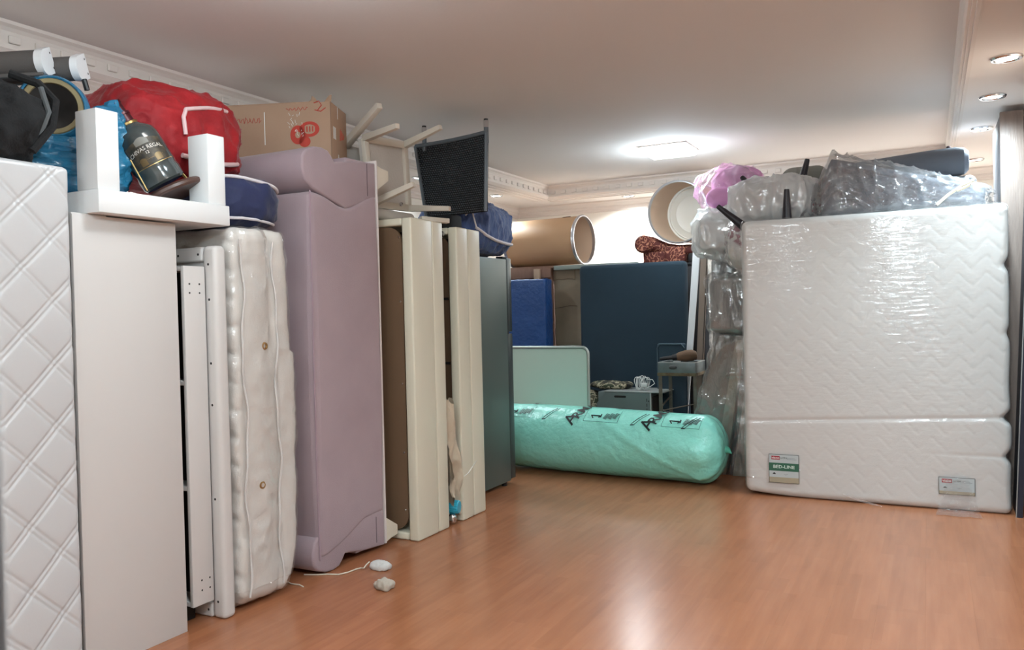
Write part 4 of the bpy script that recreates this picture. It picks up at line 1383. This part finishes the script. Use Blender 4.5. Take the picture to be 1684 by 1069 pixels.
# ------------------------------------------------------------------ wrapped pieces left of the big mattress
M_greyfab = mat('grey_upholstery', (128, 126, 124), 0.85, bump=(90, 0.002))
M_crink = film('crinkled_film', gloss=0.07, haze=0.07, scale=9, dist=0.012, rough=0.07, fres=0.45, stretch=(2.4, 2.4, 0.7))
M_whitebag = film('white_bag_film', tint=(246, 248, 248), gloss=0.09, haze=0.5, scale=9, dist=0.015, rough=0.08, fres=0.45)
t = thing('wrapped_bed_slats', 'bundle of grey boards and slats wrapped in clear plastic, leaning low', 'boards', (-1.5, 6.75, 0))
def leanslab(x0b, x1b, x0t, x1t, y0, y1, z0, z1):
    return prism([(x0b, z0), (x1b, z0), (x1t, z1), (x0t, z1)], 'y', y0, y1)
part('board', leanslab(-1.86, -1.5, -1.56, -1.34, 6.70, 6.78, 0.0, 1.13), mat('grey_brown_board', (112, 108, 100), 0.7), t, smooth=False)
part('slat', leanslab(-1.60, -1.50, -1.40, -1.335, 6.64, 6.69, 0.0, 1.10), mat('pale_grey_wood', (146, 142, 128), 0.7), t, smooth=False)
part('slat', leanslab(-1.44, -1.33, -1.27, -1.19, 6.62, 6.68, 0.0, 1.10), mat('pale_grey_wood', (146, 142, 128)), t, smooth=False)
part('board', leanslab(-1.48, -1.2, -1.34, -1.05, 6.70, 6.78, 0.0, 1.13), mat('dark_grey_wood', (74, 72, 70), 0.7), t, smooth=False)
def ws(p, n):
    k = p.z / 1.15
    x = p.x + (0.30 * k if p.x < -1.4 else 0.0) + 0.015 * ridge(p, 6, 1)
    return Vector((x, p.y - 0.03 * crease(Vector((p.x * 1.5, p.y, p.z * 0.8)), 7, 4), p.z))
part('plastic_wrap', soft_box((-1.88, 6.60, 0.005), (-1.0, 6.80, 1.16), 0.03, (36, 5, 44), ws), M_crink, t, angle=80)

t = thing('wrapped_cushion_block', 'grey upholstered block in crinkled clear plastic beside the big mattress', 'cushion', (-1.35, 6.75, 1.165))
part('block', soft_box((-1.585, 6.53, 1.165), (-1.02, 7.0, 1.60), 0.05, (6, 6, 6)), M_greyfab, t)
part('plastic_wrap', soft_box((-1.605, 6.505, 1.168), (-1.0, 7.02, 1.635), 0.05, (24, 20, 24), lambda p, n: p + n * 0.030 * crease(Vector((p.x * 2, p.y * 2, p.z * 0.5)), 6, 3)), M_crink, t, angle=80)

t = thing('wrapped_headboard', 'grey headboard in clear plastic rising behind the wrapped block', 'panel', (-1.5, 7.15, 0))
part('panel', box((-1.70, 7.1, 0.0), (-1.0, 7.2, 1.78), 0.02), M_greyfab, t)
part('plastic_wrap', soft_box((-1.72, 7.08, 0.005), (-0.98, 7.22, 1.80), 0.03, (14, 4, 20), lambda p, n: p + n * 0.01 * ridge(p, 7, 8)), M_crink, t, angle=80)

t = thing('white_bag', 'bulging white plastic bag above the wrapped block', 'bag', (-1.55, 6.85, 1.80))
part('content', blob((-1.545, 6.86, 1.985), (0.40, 0.46, 0.34), 3.2, 14), mat('white_content', (224, 224, 222), 0.7), t)
part('bag_film', blob((-1.545, 6.86, 1.985), (0.45, 0.52, 0.40), 3.0, 46, 0.012, 4.2, 4.0, sharp=0.034, stretch=(1, 1, 0.5)), M_whitebag, t, angle=80)

M_floral = mat('floral_fabric', (208, 204, 200), 0.8, var=(16, 0.0, (150, 90, 110)))
def floral():
    m = bpy.data.materials.new('floral_print')
    m.use_nodes = True
    nt = m.node_tree
    b = nt.nodes['Principled BSDF']
    tc = nt.nodes.new('ShaderNodeTexCoord')
    v = nt.nodes.new('ShaderNodeTexNoise'); v.inputs['Scale'].default_value = 30; v.inputs['Detail'].default_value = 3
    v2 = nt.nodes.new('ShaderNodeTexNoise'); v2.inputs['Scale'].default_value = 6.5; v2.inputs['Detail'].default_value = 0
    nt.links.new(tc.outputs['Object'], v.inputs['Vector'])
    nt.links.new(tc.outputs['Object'], v2.inputs['Vector'])
    r1 = nt.nodes.new('ShaderNodeValToRGB'); r1.color_ramp.elements[0].position = 0.5; r1.color_ramp.elements[1].position = 0.56
    r2 = nt.nodes.new('ShaderNodeValToRGB'); r2.color_ramp.elements[0].position = 0.56; r2.color_ramp.elements[1].position = 0.62
    nt.links.new(v.outputs['Fac'], r1.inputs['Fac']); nt.links.new(v2.outputs['Fac'], r2.inputs['Fac'])
    mu = nt.nodes.new('ShaderNodeMath'); mu.operation = 'MULTIPLY'
    nt.links.new(r1.outputs['Color'], mu.inputs[0]); nt.links.new(r2.outputs['Color'], mu.inputs[1])
    mx = nt.nodes.new('ShaderNodeMixRGB')
    mx.inputs[1].default_value = lin((206, 204, 200)) + (1,)
    mx.inputs[2].default_value = lin((150, 104, 112)) + (1,)
    nt.links.new(mu.outputs[0], mx.inputs[0])
    nt.links.new(mx.outputs[0], b.inputs['Base Color'])
    b.inputs['Roughness'].default_value = 0.8
    return m
M_flo = floral()
t = thing('floral_cushion', 'white floral-printed cushion in clear plastic hugging the mattress corner', 'cushion', (-1.28, 6.5, 1.645))
part('cushion', blob((-1.255, 6.48, 1.86), (0.32, 0.40, 0.42), 2.6, 20, soft=0.02), M_flo, t, angle=80)
part('bag_film', blob((-1.255, 6.48, 1.86), (0.345, 0.42, 0.44), 2.6, 36, 0.004, 7, 2.0, sharp=0.022), M_crink, t, angle=80)

# pink bag
M_pink = mat('pink_fabric', (212, 152, 196), 0.7, bump=(9, 0.008), var=(4, 0.4, (198, 128, 180)))
t = thing('pink_bag', 'pink bedding bundled in a clear plastic bag at the top of the heap', 'bag', (-1.5, 7.0, 2.2))
part('bedding', blob((-1.44, 7.0, 2.40), (0.42, 0.38, 0.28), 2.4, 30, 0.012, 4, 8.0, sharp=0.02), M_pink, t, angle=80)
part('bedding', blob((-1.50, 6.88, 2.29), (0.34, 0.26, 0.18), 2.3, 16, 0.014, 7, 3.0), M_pink, t, angle=80)
part('bag_film', blob((-1.50, 7.0, 2.38), (0.54, 0.46, 0.36), 2.6, 44, 0.012, 4.5, 5.0, sharp=0.03, stretch=(1, 1, 0.6)), film('pinkish_film', tint=(248, 240, 246), gloss=0.07, haze=0.16, scale=11, dist=0.015, rough=0.08, fres=0.45), t, angle=80)

# wrapped chair upside down with dark tapered legs
M_legd = mat('dark_leg_wood', (40, 36, 42), 0.35)
t = thing('wrapped_armchair', 'floral armchair upside down in white plastic with dark tapered legs in the air', 'armchair', (-1.0, 6.5, 1.985))
part('seat', blob((-1.02, 6.50, 2.16), (0.66, 0.46, 0.32), 3.4, 22, soft=0.02), M_flo, t, angle=80)
part('bag_film', blob((-1.03, 6.50, 2.165), (0.70, 0.50, 0.37), 3.2, 50, 0.01, 4.5, 9.0, sharp=0.03, stretch=(1, 1, 0.45)), M_whitebag, t, angle=80)
for (a, b) in (((-1.275, 6.27, 2.005), (-1.432, 6.26, 2.142)), ((-0.92, 6.20, 2.04), (-0.917, 6.19, 2.215)), ((-1.155, 6.46, 2.22), (-1.295, 6.50, 2.385)), ((-0.855, 6.52, 2.31), (-0.812, 6.52, 2.475))):
    a = Vector(a); b = Vector(b)
    lo_ = a - (b - a) * 0.25
    lg_ = part('leg', tube([lo_, a, b], [0.036, 0.032, 0.019], 14), M_legd, t)
    part('glide', tube([b, b + (b - a).normalized() * 0.006], 0.017, 12), M_black, lg_)

t = thing('grey_cushion', 'grey rounded cushion edge peeking out behind the wrapped armchair', 'cushion', (-0.95, 7.0, 2.27))
part('body', soft_box((-1.08, 6.88, 2.0), (-0.70, 7.12, 2.50), 0.10, (6, 4, 6)), mat('olive_grey', (128, 126, 118), 0.85, bump=(100, 0.001)), t)
part('edge_strip', box((-1.10, 6.84, 2.365), (-0.80, 6.875, 2.385), 0.004), M_offw, t)

# hidden stack behind the big mattress: carries the heap
t = thing('sofa_base', 'grey sofa base standing behind the big wrapped mattress, hidden', 'sofa', (-0.3, 6.65, 0))
part('frame', box((-1.0, 6.27, 0.0), (0.38, 7.15, 1.93), 0.02), M_greyfab, t)
part('top_padding', soft_box((-1.0, 6.26, 1.93), (0.38, 7.15, 1.985), 0.02, (6, 6, 2)), M_greyfab, t)

# wrapped grey sofa lying on the mattress top
def wsd(p, n):
    u = (p.x + 0.72) / 1.08
    top = 1.0 - 0.10 - 0.62 * max(0, u - 0.12) / 0.88 - 0.5 * max(0, 0.10 - u) / 0.10
    k = (p.z - 1.985) / 0.50
    q = Vector((p.x, p.y, 1.985 + 0.50 * k * top))
    q += n * 0.01 * ridge(Vector((p.x * 0.7, p.y, p.z * 1.2)), 6, 2)
    return q
t = thing('wrapped_sofa', 'grey sofa piece under clear plastic lying on top of the big mattress', 'sofa', (-0.18, 6.5, 1.985))
part('upholstery', soft_box((-0.68, 6.17, 1.987), (0.33, 6.75, 2.45), 0.07, (18, 8, 8), lambda p, n: wsd(p, n)), mat('slate_upholstery', (98, 100, 106), 0.85, bump=(90, 0.002)), t, angle=80)
part('plastic_wrap', soft_box((-0.72, 6.12, 1.99), (0.36, 6.80, 2.49), 0.07, (60, 20, 30), lambda p, n: wsd(p, n) + n * (0.030 * crease(Vector((p.x * 1.3, p.y * 1.5, p.z * 0.5 + p.x * 0.4)), 5, 6) + 0.018 * crease(p, 10, 2) - 0.01)), M_crink, t, angle=80)
part('cord', tube([(0.05, 6.11, 2.02), (0.12, 6.105, 2.08), (0.20, 6.10, 2.13), (0.27, 6.10, 2.16), (0.24, 6.10, 2.13), (0.17, 6.10, 2.10)], 0.01, 8), mat('cream_cord', (214, 200, 176), 0.6), t)

t = thing('bolster', 'dark slate bolster cushion lying on the wrapped grey sofa', 'bolster', (-0.12, 6.92, 2.2))
Mz = axis_matrix((-0.55, 6.90, 2.40), (1, 0, 0.015))
part('body', MB().add(mapped(lathe([(0.001, 0.0), (0.05, 0.004), (0.075, 0.03), (0.08, 0.1), (0.105, 0.55), (0.108, 0.74), (0.10, 0.79), (0.07, 0.82), (0.001, 0.825)], 30), lambda p: p), Mz), mat('slate_velvet', (104, 108, 116), 0.8, bump=(120, 0.001)), t)
part('button', blob((0.14, 6.90, 2.525), (0.03, 0.03, 0.02), 2, 6), mat('slate_button', (100, 84, 88), 0.6), t)
part('support_cushion', soft_box((-0.6, 6.82, 1.985), (0.32, 7.05, 2.30), 0.05, (6, 3, 4)), M_greyfab, t)

# ================================================================== BIG WRAPPED MATTRESS
def tri(a):
    a = a - math.floor(a)
    return 4 * abs(a - 0.5) - 1
MX0, MX1, MZ = -1.215, 0.45, 1.99
QUILT = 1.0
def bigm(p, n):
    q = p.copy()
    z = p.z
    # edge pinches from the wrapped cord
    pin = 0
    for zz, a in ((0.37, 0.030), (0.62, 0.040), (1.16, 0.015), (1.60, 0.022)):
        pin += a * groove(z - zz, 0.035)
    if p.x > 0.2:
        q.x -= pin * (p.x - 0.2) / 0.25 + 0.02 * (1 - z / 2) * 0
        q.x += 0.012 * noise.noise(Vector((1.0, p.y * 2, z * 3)))
    if n.y < -0.5:
        tz = 0.045 * tri(p.x / 0.165 + 0.5 * 0)
        s = (z - tz) / 0.108
        f = abs(s - round(s)) * 0.108
        g = groove(f, 0.006)
        q.y += QUILT * 0.0024 * g
        q.y += 0.0055 * groove(z - 0.60 - 0.05 * p.x, 0.012) + 0.004 * noise.noise(Vector((p.x * 1.5, 0, z * 1.5)))
        for zz, a in ((0.37, 0.006),):
            q.y += 0.7 * a * groove(z - zz, 0.01) * max(0.0, min(1.0, (p.x + 0.1) / 0.4))
    if z < 0.12:
        # the lower left corner curls up a little
        q.z += 0.025 * max(0, (-0.75 - p.x) / 0.46) ** 2
    q.z = max(q.z, 0.0)
    return q
t = thing('big_mattress', 'large white mattress in clear stretch film standing on the right', 'mattress', (-0.38, 6.1, 0))
part('cover', soft_box((MX0, 6.0, 0.0), (MX1, 6.24, MZ), 0.045, (150, 8, 200), bigm), mat('white_mattress_fabric', (212, 210, 206), 0.7, bump=(220, 0.0006)), t, angle=75)
QUILT = 0.0
M_stretch = film('stretch_film', gloss=0.05, haze=0.015, scale=6.0, dist=0.002, stretch=(2.0, 1.0, 10.0), rough=0.06, fres=0.2)
def wrinkle(p, n):
    q = bigm(p, n)
    if n.y < -0.5:
        m = math.exp(-((p.x - 0.06 - 0.10 * math.sin(p.z * 3)) / 0.20) ** 2) * (1.0 if p.z > 0.3 else 0.6) + 0.22
        m *= 0.55 + 0.45 * noise.noise(Vector((p.x * 3, 7, p.z * 4)))
        if p.z < 0.25:
            m += 0.5 * math.exp(-((p.x + 0.75) / 0.22) ** 2)
        if abs(p.x - (MX0 + 0.05)) < 0.06:
            m += 0.5
        t_ = noise.noise(Vector((p.x * 7, 3, p.z * 48))) + 0.6 * noise.noise(Vector((p.x * 11 + p.z * 4, 5, p.z * 80)))
        q.y -= 0.0022 * m * t_ + 0.001
    else:
        q += n * 0.003 * crease(Vector((p.x * 2, p.y * 2, p.z * 3)), 5, 3)
    return q
part('plastic_wrap', soft_box((MX0 - 0.008, 5.988, 0.004), (MX1 + 0.008, 6.25, MZ + 0.008), 0.045, (120, 4, 380), wrinkle), M_stretch, t, angle=180)
# labels printed on the mattress
M_ink = mat('label_border', (58, 66, 62), 0.6)
def mlabel(x0, x1, z0, z1, green):
    y = 5.9885
    b = part('label', box((x0, y - 0.0005, z0), (x1, y, z1)), M_ink, t, smooth=False)
    W, Hh = x1 - x0, z1 - z0
    e = 0.003
    zt = z0 + Hh * (0.70 if green else 0.0)
    gr = MB()
    part('photo_field', box((x0 + e, y - 0.0009, z0 + e), (x1 - e, y - 0.0005, z1 - e)), mat('label_sky', (186, 194, 194), 0.5), b, smooth=False)
    part('sand_band', box((x0 + e, y - 0.0012, z0 + e), (x1 - e, y - 0.0009, z0 + Hh * 0.2)), mat('label_sand', (168, 158, 134), 0.5), b, smooth=False)
    rl = (x0 + W * 0.09, x0 + W * 0.37)
    rz = (z1 - Hh * (0.19 if green else 0.33), z1 - Hh * (0.06 if green else 0.10))
    part('red_logo', box((rl[0], y - 0.0014, rz[0]), (rl[1], y - 0.0009, rz[1])), mat('label_red', (164, 44, 56), 0.5), b, smooth=False)
    part('lettering', mapped(text('visco', (rz[1] - rz[0]) * 0.95, 0.0001, bold=0.0004), lambda p: Vector(((rl[0] + rl[1]) / 2 + p.x, y - 0.0018 - p.z, (rz[0] + rz[1]) / 2 + p.y))), mat('label_white', (232, 230, 226), 0.5), b)
    part('small_print', mapped(text('LATEX', (rz[1] - rz[0]) * 0.6, 0.0001), lambda p: Vector((x0 + W * 0.5 + p.x, y - 0.0014 - p.z, (rz[0] + rz[1]) / 2 + p.y))), M_ink, b)
    ln = MB()
    for k in range(2):
        ln.add(box((x0 + W * 0.6, y - 0.0012, rz[0] + 0.004 + k * 0.008), (x0 + W * (0.92 - 0.06 * k), y - 0.0009, rz[0] + 0.0065 + k * 0.008)))
    part('small_print', ln, mat('label_greyprint', (140, 148, 152), 0.5), b, smooth=False)
    if green:
        part('green_band', box((x0 + e, y - 0.0012, z0 + Hh * 0.42), (x1 - e, y - 0.0009, z0 + Hh * 0.70)), mat('label_green', (44, 98, 76), 0.5), b, smooth=False)
        part('lettering', mapped(text('BED-LINE', Hh * 0.155, 0.0001, bold=0.0005), lambda p: Vector(((x0 + x1) / 2 + p.x * 1.12, y - 0.0018 - p.z, z0 + Hh * 0.565 + p.y))), mat('label_mint', (214, 232, 222), 0.5), b)
    pc = MB()
    zc = z0 + Hh * (0.3 if green else 0.38)
    pts = [(x0 + W * 0.12 + W * 0.12 * k / 8, zc + Hh * 0.06 * math.sin(math.pi * k / 8)) for k in range(9)]
    pc.add(prism(pts, 'y', y - 0.0015, y - 0.0011))
    part('picture', pc, M_dark, b, smooth=False)
    pts = [(x0 + W * 0.48, zc + 0.004), (x0 + W * 0.56, zc - 0.004), (x0 + W * 0.66, zc + 0.006), (x0 + W * 0.56, zc)]
    part('picture', prism(pts, 'y', y - 0.0015, y - 0.0011), mat('label_greyprint', (140, 148, 152)), b, smooth=False)
mlabel(-1.045, -0.838, 0.103, 0.308, True)
mlabel(0.035, 0.245, 0.108, 0.222, False)
# loose film at the foot
def filmflap():
    vs = []; fs = []
    N = 16
    for i in range(N + 1):
        for j in range(N + 1):
            u, v = i / N, j / N
            x = 0.0 + 0.22 * (u - 0.5) * (0.5 + 0.7 * v) + 0.14
            z = 0.23 - 0.225 * min(v * 1.15, 1)
            y = 5.98 - 0.02 * v - max(0, v - 0.87) * 0.9 - 0.022 * abs(ridge(Vector((u, v, 0)), 5, 2)) * v
            vs.append(Vector((x + 0.008 * ridge(Vector((u, v, 1)), 6), y, max(0.003, z))))
    for i in range(N):
        for j in range(N):
            a = i * (N + 1) + j
            fs.append((a, a + 1, a + N + 2, a + N + 1))
    return vs, fs
part('loose_film', filmflap(), film('flap_film', gloss=0.05, haze=0.06, scale=30, dist=0.03, rough=0.08, fres=0.5), t, angle=80)
part('loose_film', tube([(-0.55, 5.98, 0.06), (-0.45, 5.965, 0.03), (-0.36, 5.95, 0.012), (-0.30, 5.93, 0.006)], [0.004, 0.008, 0.007, 0.002], 6), film('flap_film'), t)

# ================================================================== GREEN ROLL
GA = Vector((-3.45, 6.40, 0.285)); GB = Vector((-1.40, 6.235, 0.272))
gax = (GB - GA).normalized()
gl = (GB - GA).length
gu = Vector((0, 0, 1)) - gax * gax.z
gu.normalize()
gw = gax.cross(gu).normalized()     # sideways
if gw.y > 0:
    gw = -gw                          # towards the camera
def gpos(s, th, r):
    """s along the axis in m, th angle from straight up towards the camera"""
    return GA + gax * s + gu * (r * math.cos(th)) + gw * (r * math.sin(th))
def grad(s):
    r = 0.268 + 0.008 * math.sin(s * 2.2)
    e = gl - s
    if e < 0.20:
        k = max(0.0, e / 0.20)
        r *= math.sqrt(max(0.0, 1 - (1 - k) ** 2.4)) * 0.96 + 0.04
    if s < 0.1:
        r *= 0.9 + s
    return r
vs = []; fs = []
NS, NT = 110, 72
for i in range(NS + 1):
    s = gl * (1 - (1 - i / NS) ** 1.35)
    r0 = grad(s)
    for j in range(NT):
        th = 2 * math.pi * j / NT
        p0 = gpos(s, th, r0)
        e = max(0.0, 1 - (gl - s) / 0.45)
        r = r0 * (1 + 0.02 * ridge(p0, 4, 3) * 0.5 + e * 0.05 * math.sin(th * 9 + 2 * math.sin(th * 2)) )
        # spiral fold
        fold = th - (0.4 + 2.0 * (s - 0.9))
        fold = (fold + math.pi) % (2 * math.pi) - math.pi
        r += 0.012 * math.exp(-(fold / 0.10) ** 2) * max(0, min(1, (s - 0.8) * 3)) * (1 if s < gl - 0.15 else 0.3)
        p = gpos(s, th, r)
        p.z = max(p.z, 0.001)
        vs.append(p)
for i in range(NS):
    for j in range(NT):
        a = i * NT + j; b = i * NT + (j + 1) % NT
        fs.append((a, b, b + NT, a + NT))
fs.append(tuple(range(NT)))
M_green = mat('mint_plastic', (156, 238, 222), 0.24, bump=(16, 0.012), var=(3, 0.5, (138, 226, 206)), spec=0.5)
t = thing('green_roll', 'long roll wrapped in mint green printed plastic lying on the floor', 'roll', (-2.4, 6.3, 0))
rollo = part('wrap', (vs, fs), M_green, t, angle=80)
# gathered tip
tip = GB + gax * 0.0
gvs = []
gt = tube([tip - gax * 0.06, tip - gax * 0.02, tip + gax * 0.015, tip + gax * 0.04 + Vector((0, -0.01, -0.02))], [0.09, 0.05, 0.022, 0.004], 14)
part('gathered_end', gt, mat('mint_dark', (96, 190, 164), 0.3), t, angle=60)
M_ink2 = mat('black_ink', (18, 26, 26), 0.45)
def rtext(body, size, s0, th0, ang, flip=1):
    """letters wrapped on the roll; text baseline runs up around the roll"""
    ca, sa = math.cos(R(ang)), math.sin(R(ang))
    def fn(p):
        u = p.x * ca - p.y * sa
        v = p.x * sa + p.y * ca
        s = s0 + u
        r = grad(s) * 1.012 + 0.009
        return gpos(s, th0 - v / 0.27, r + p.z)
    return mapped(text(body, size, 0.0003, bold=0.001), fn)
def rline(s0, th0, ds, dth, w_):
    n = 6
    pts = []
    for k in range(n + 1):
        s = s0 + ds * k / n
        pts.append(gpos(s, th0 + dth * k / n, grad(s) * 1.012 + 0.009))
    return tube(pts, w_, 5)
for s0 in (0.06, 0.86, 1.53):
    part('lettering', rtext('A', 0.15, s0 - 0.035, 0.80, 72), M_ink2, rollo)
    part('lettering', rtext('RMA', 0.12, s0 + 0.035, 0.34, 72), M_ink2, rollo)
    ar = MB()
    s1 = s0 + 0.17
    ar.add(rline(s1 - 0.035, 0.62, 0.085, 0.0, 0.005)); ar.add(rline(s1 - 0.035, 0.62, 0.02, 0.09, 0.005)); ar.add(rline(s1 + 0.05, 0.66, 0.0, -0.1, 0.005))
    ar.add(rline(s1 + 0.05, 0.62, -0.018, 0.07, 0.004))
    part('arrow_mark', ar, M_ink2, rollo)
    fr2 = MB()
    fr2.add(rline(s1 - 0.09, 0.84, 0.30, 0.0, 0.0015)); fr2.add(rline(s1 - 0.09, 0.84, 0.0, -0.5, 0.0015)); fr2.add(rline(s1 + 0.21, 0.84, 0.0, -0.5, 0.0015))
    part('print_frame', fr2, mat('green_ink', (40, 120, 104), 0.5), rollo)
    for k, wd in enumerate(('BEDDING', 'SAFETY', 'KEEP')):
        part('small_print', rtext('|||||||', 0.035, s1 + 0.095 + 0.04 * k, 0.62 - 0.02 * k, 72), M_ink2, rollo)
    ln = MB()
    of = min(0.50, gl - 0.28 - s0)
    ln.add(rline(s0 + of, 0.84, 0.09, -0.45, 0.0025)); ln.add(rline(s0 + of + 0.025, 0.84, 0.09, -0.45, 0.002)); ln.add(rline(s0 + of - 0.005, 0.87, 0.03, -0.02, 0.004))
    part('small_print', ln, M_ink2, rollo)
    part('lettering', rtext('AR', 0.07, s0 + 0.33, -0.02, 252), M_ink2, rollo)

# ================================================================== RIGHT SIDE
M_oak = mat('brown_oak', (132, 116, 106), 0.5, bump=(16, 0.002), var=(5, 0.5, (108, 92, 84)), stretch=(8, 8, 0.8))
t = thing('wooden_cabinet', 'tall brown wooden cabinet rising behind the right end of the mattress', 'cabinet', (0.5, 6.6, 0))
part('side_panel', box((0.43, 6.33, 0.0), (0.452, 6.95, 2.60), 0.002), mat('shaded_oak', (98, 96, 100), 0.5), t)  # oak coloured darker and greyer for the unlit face
part('front_frame', box((0.43, 6.29, 0.0), (0.565, 6.328, 2.62), 0.003), M_oak, t)
part('back_panel', box((0.452, 6.93, 0.0), (1.0, 6.95, 2.58)), M_oak, t)
part('top_panel', box((0.452, 6.33, 2.58), (1.0, 6.95, 2.60), 0.002), M_oak, t)
part('side_panel', box((0.98, 6.33, 0.0), (1.0, 6.93, 2.58), 0.002), M_oak, t)
part('door', box((0.58, 6.30, 0.02), (0.98, 6.325, 2.56), 0.002), mat('dark_navy_door', (38, 42, 56), 0.4), t)
t = thing('slim_door', 'dark slim door leaf leaning between the mattress and the right wall', 'panel', (0.56, 6.1, 0))
part('panel', prism([(0.47, 0.0), (0.50, 0.0), (0.60, 2.3), (0.57, 2.3)], 'y', 5.95, 6.27), mat('dark_navy_door', (38, 42, 56)), t, smooth=False)
part('edge_strip', prism([(0.463, 0.0), (0.468, 0.0), (0.568, 2.3), (0.563, 2.3)], 'y', 5.95, 5.97), mat('pale_metal', (168, 172, 170)), t, smooth=False)

# ================================================================== LITTER
M_lint = mat('white_fluff', (206, 204, 200), 0.9, bump=(60, 0.004))
t = solo('foam_scrap', blob((-2.655, 3.52, 0.017), (0.105, 0.07, 0.034), 2.2, 12, 0.014, 22, 2.0, flat=0.001), M_lint, 'scrap of white foam on the floor, nearer the mauve sofa', 'scrap', angle=60)
t = solo('foam_scrap', blob((-2.445, 3.27, 0.020), (0.085, 0.075, 0.04), 2.0, 12, 0.018, 24, 5.0, flat=0.001), mat('grey_fluff', (176, 166, 152), 0.9), 'greyish fluffy scrap on the floor, farther from the mauve sofa', 'scrap', angle=60)
M_string = mat('string', (216, 206, 188), 0.7)
solo('string', tube([(-2.97, 3.27, 0.004), (-2.90, 3.30, 0.004), (-2.86, 3.325, 0.004), (-2.80, 3.345, 0.004), (-2.775, 3.39, 0.005), (-2.765, 3.45, 0.006), (-2.755, 3.475, 0.006), (-2.73, 3.47, 0.010), (-2.735, 3.50, 0.02), (-2.73, 3.52, 0.03)], 0.0035, 6), M_string,
     'long white string curling on the floor in front of the mauve sofa', 'string')
solo('string', tube([(-2.985, 3.15, 0.006), (-2.97, 3.125, 0.012), (-2.96, 3.14, 0.006), (-2.93, 3.13, 0.004), (-2.88, 3.135, 0.004), (-2.84, 3.12, 0.004)], 0.003, 6), M_string,
     'short white string with a knot on the floor by the quilted mattress', 'string')
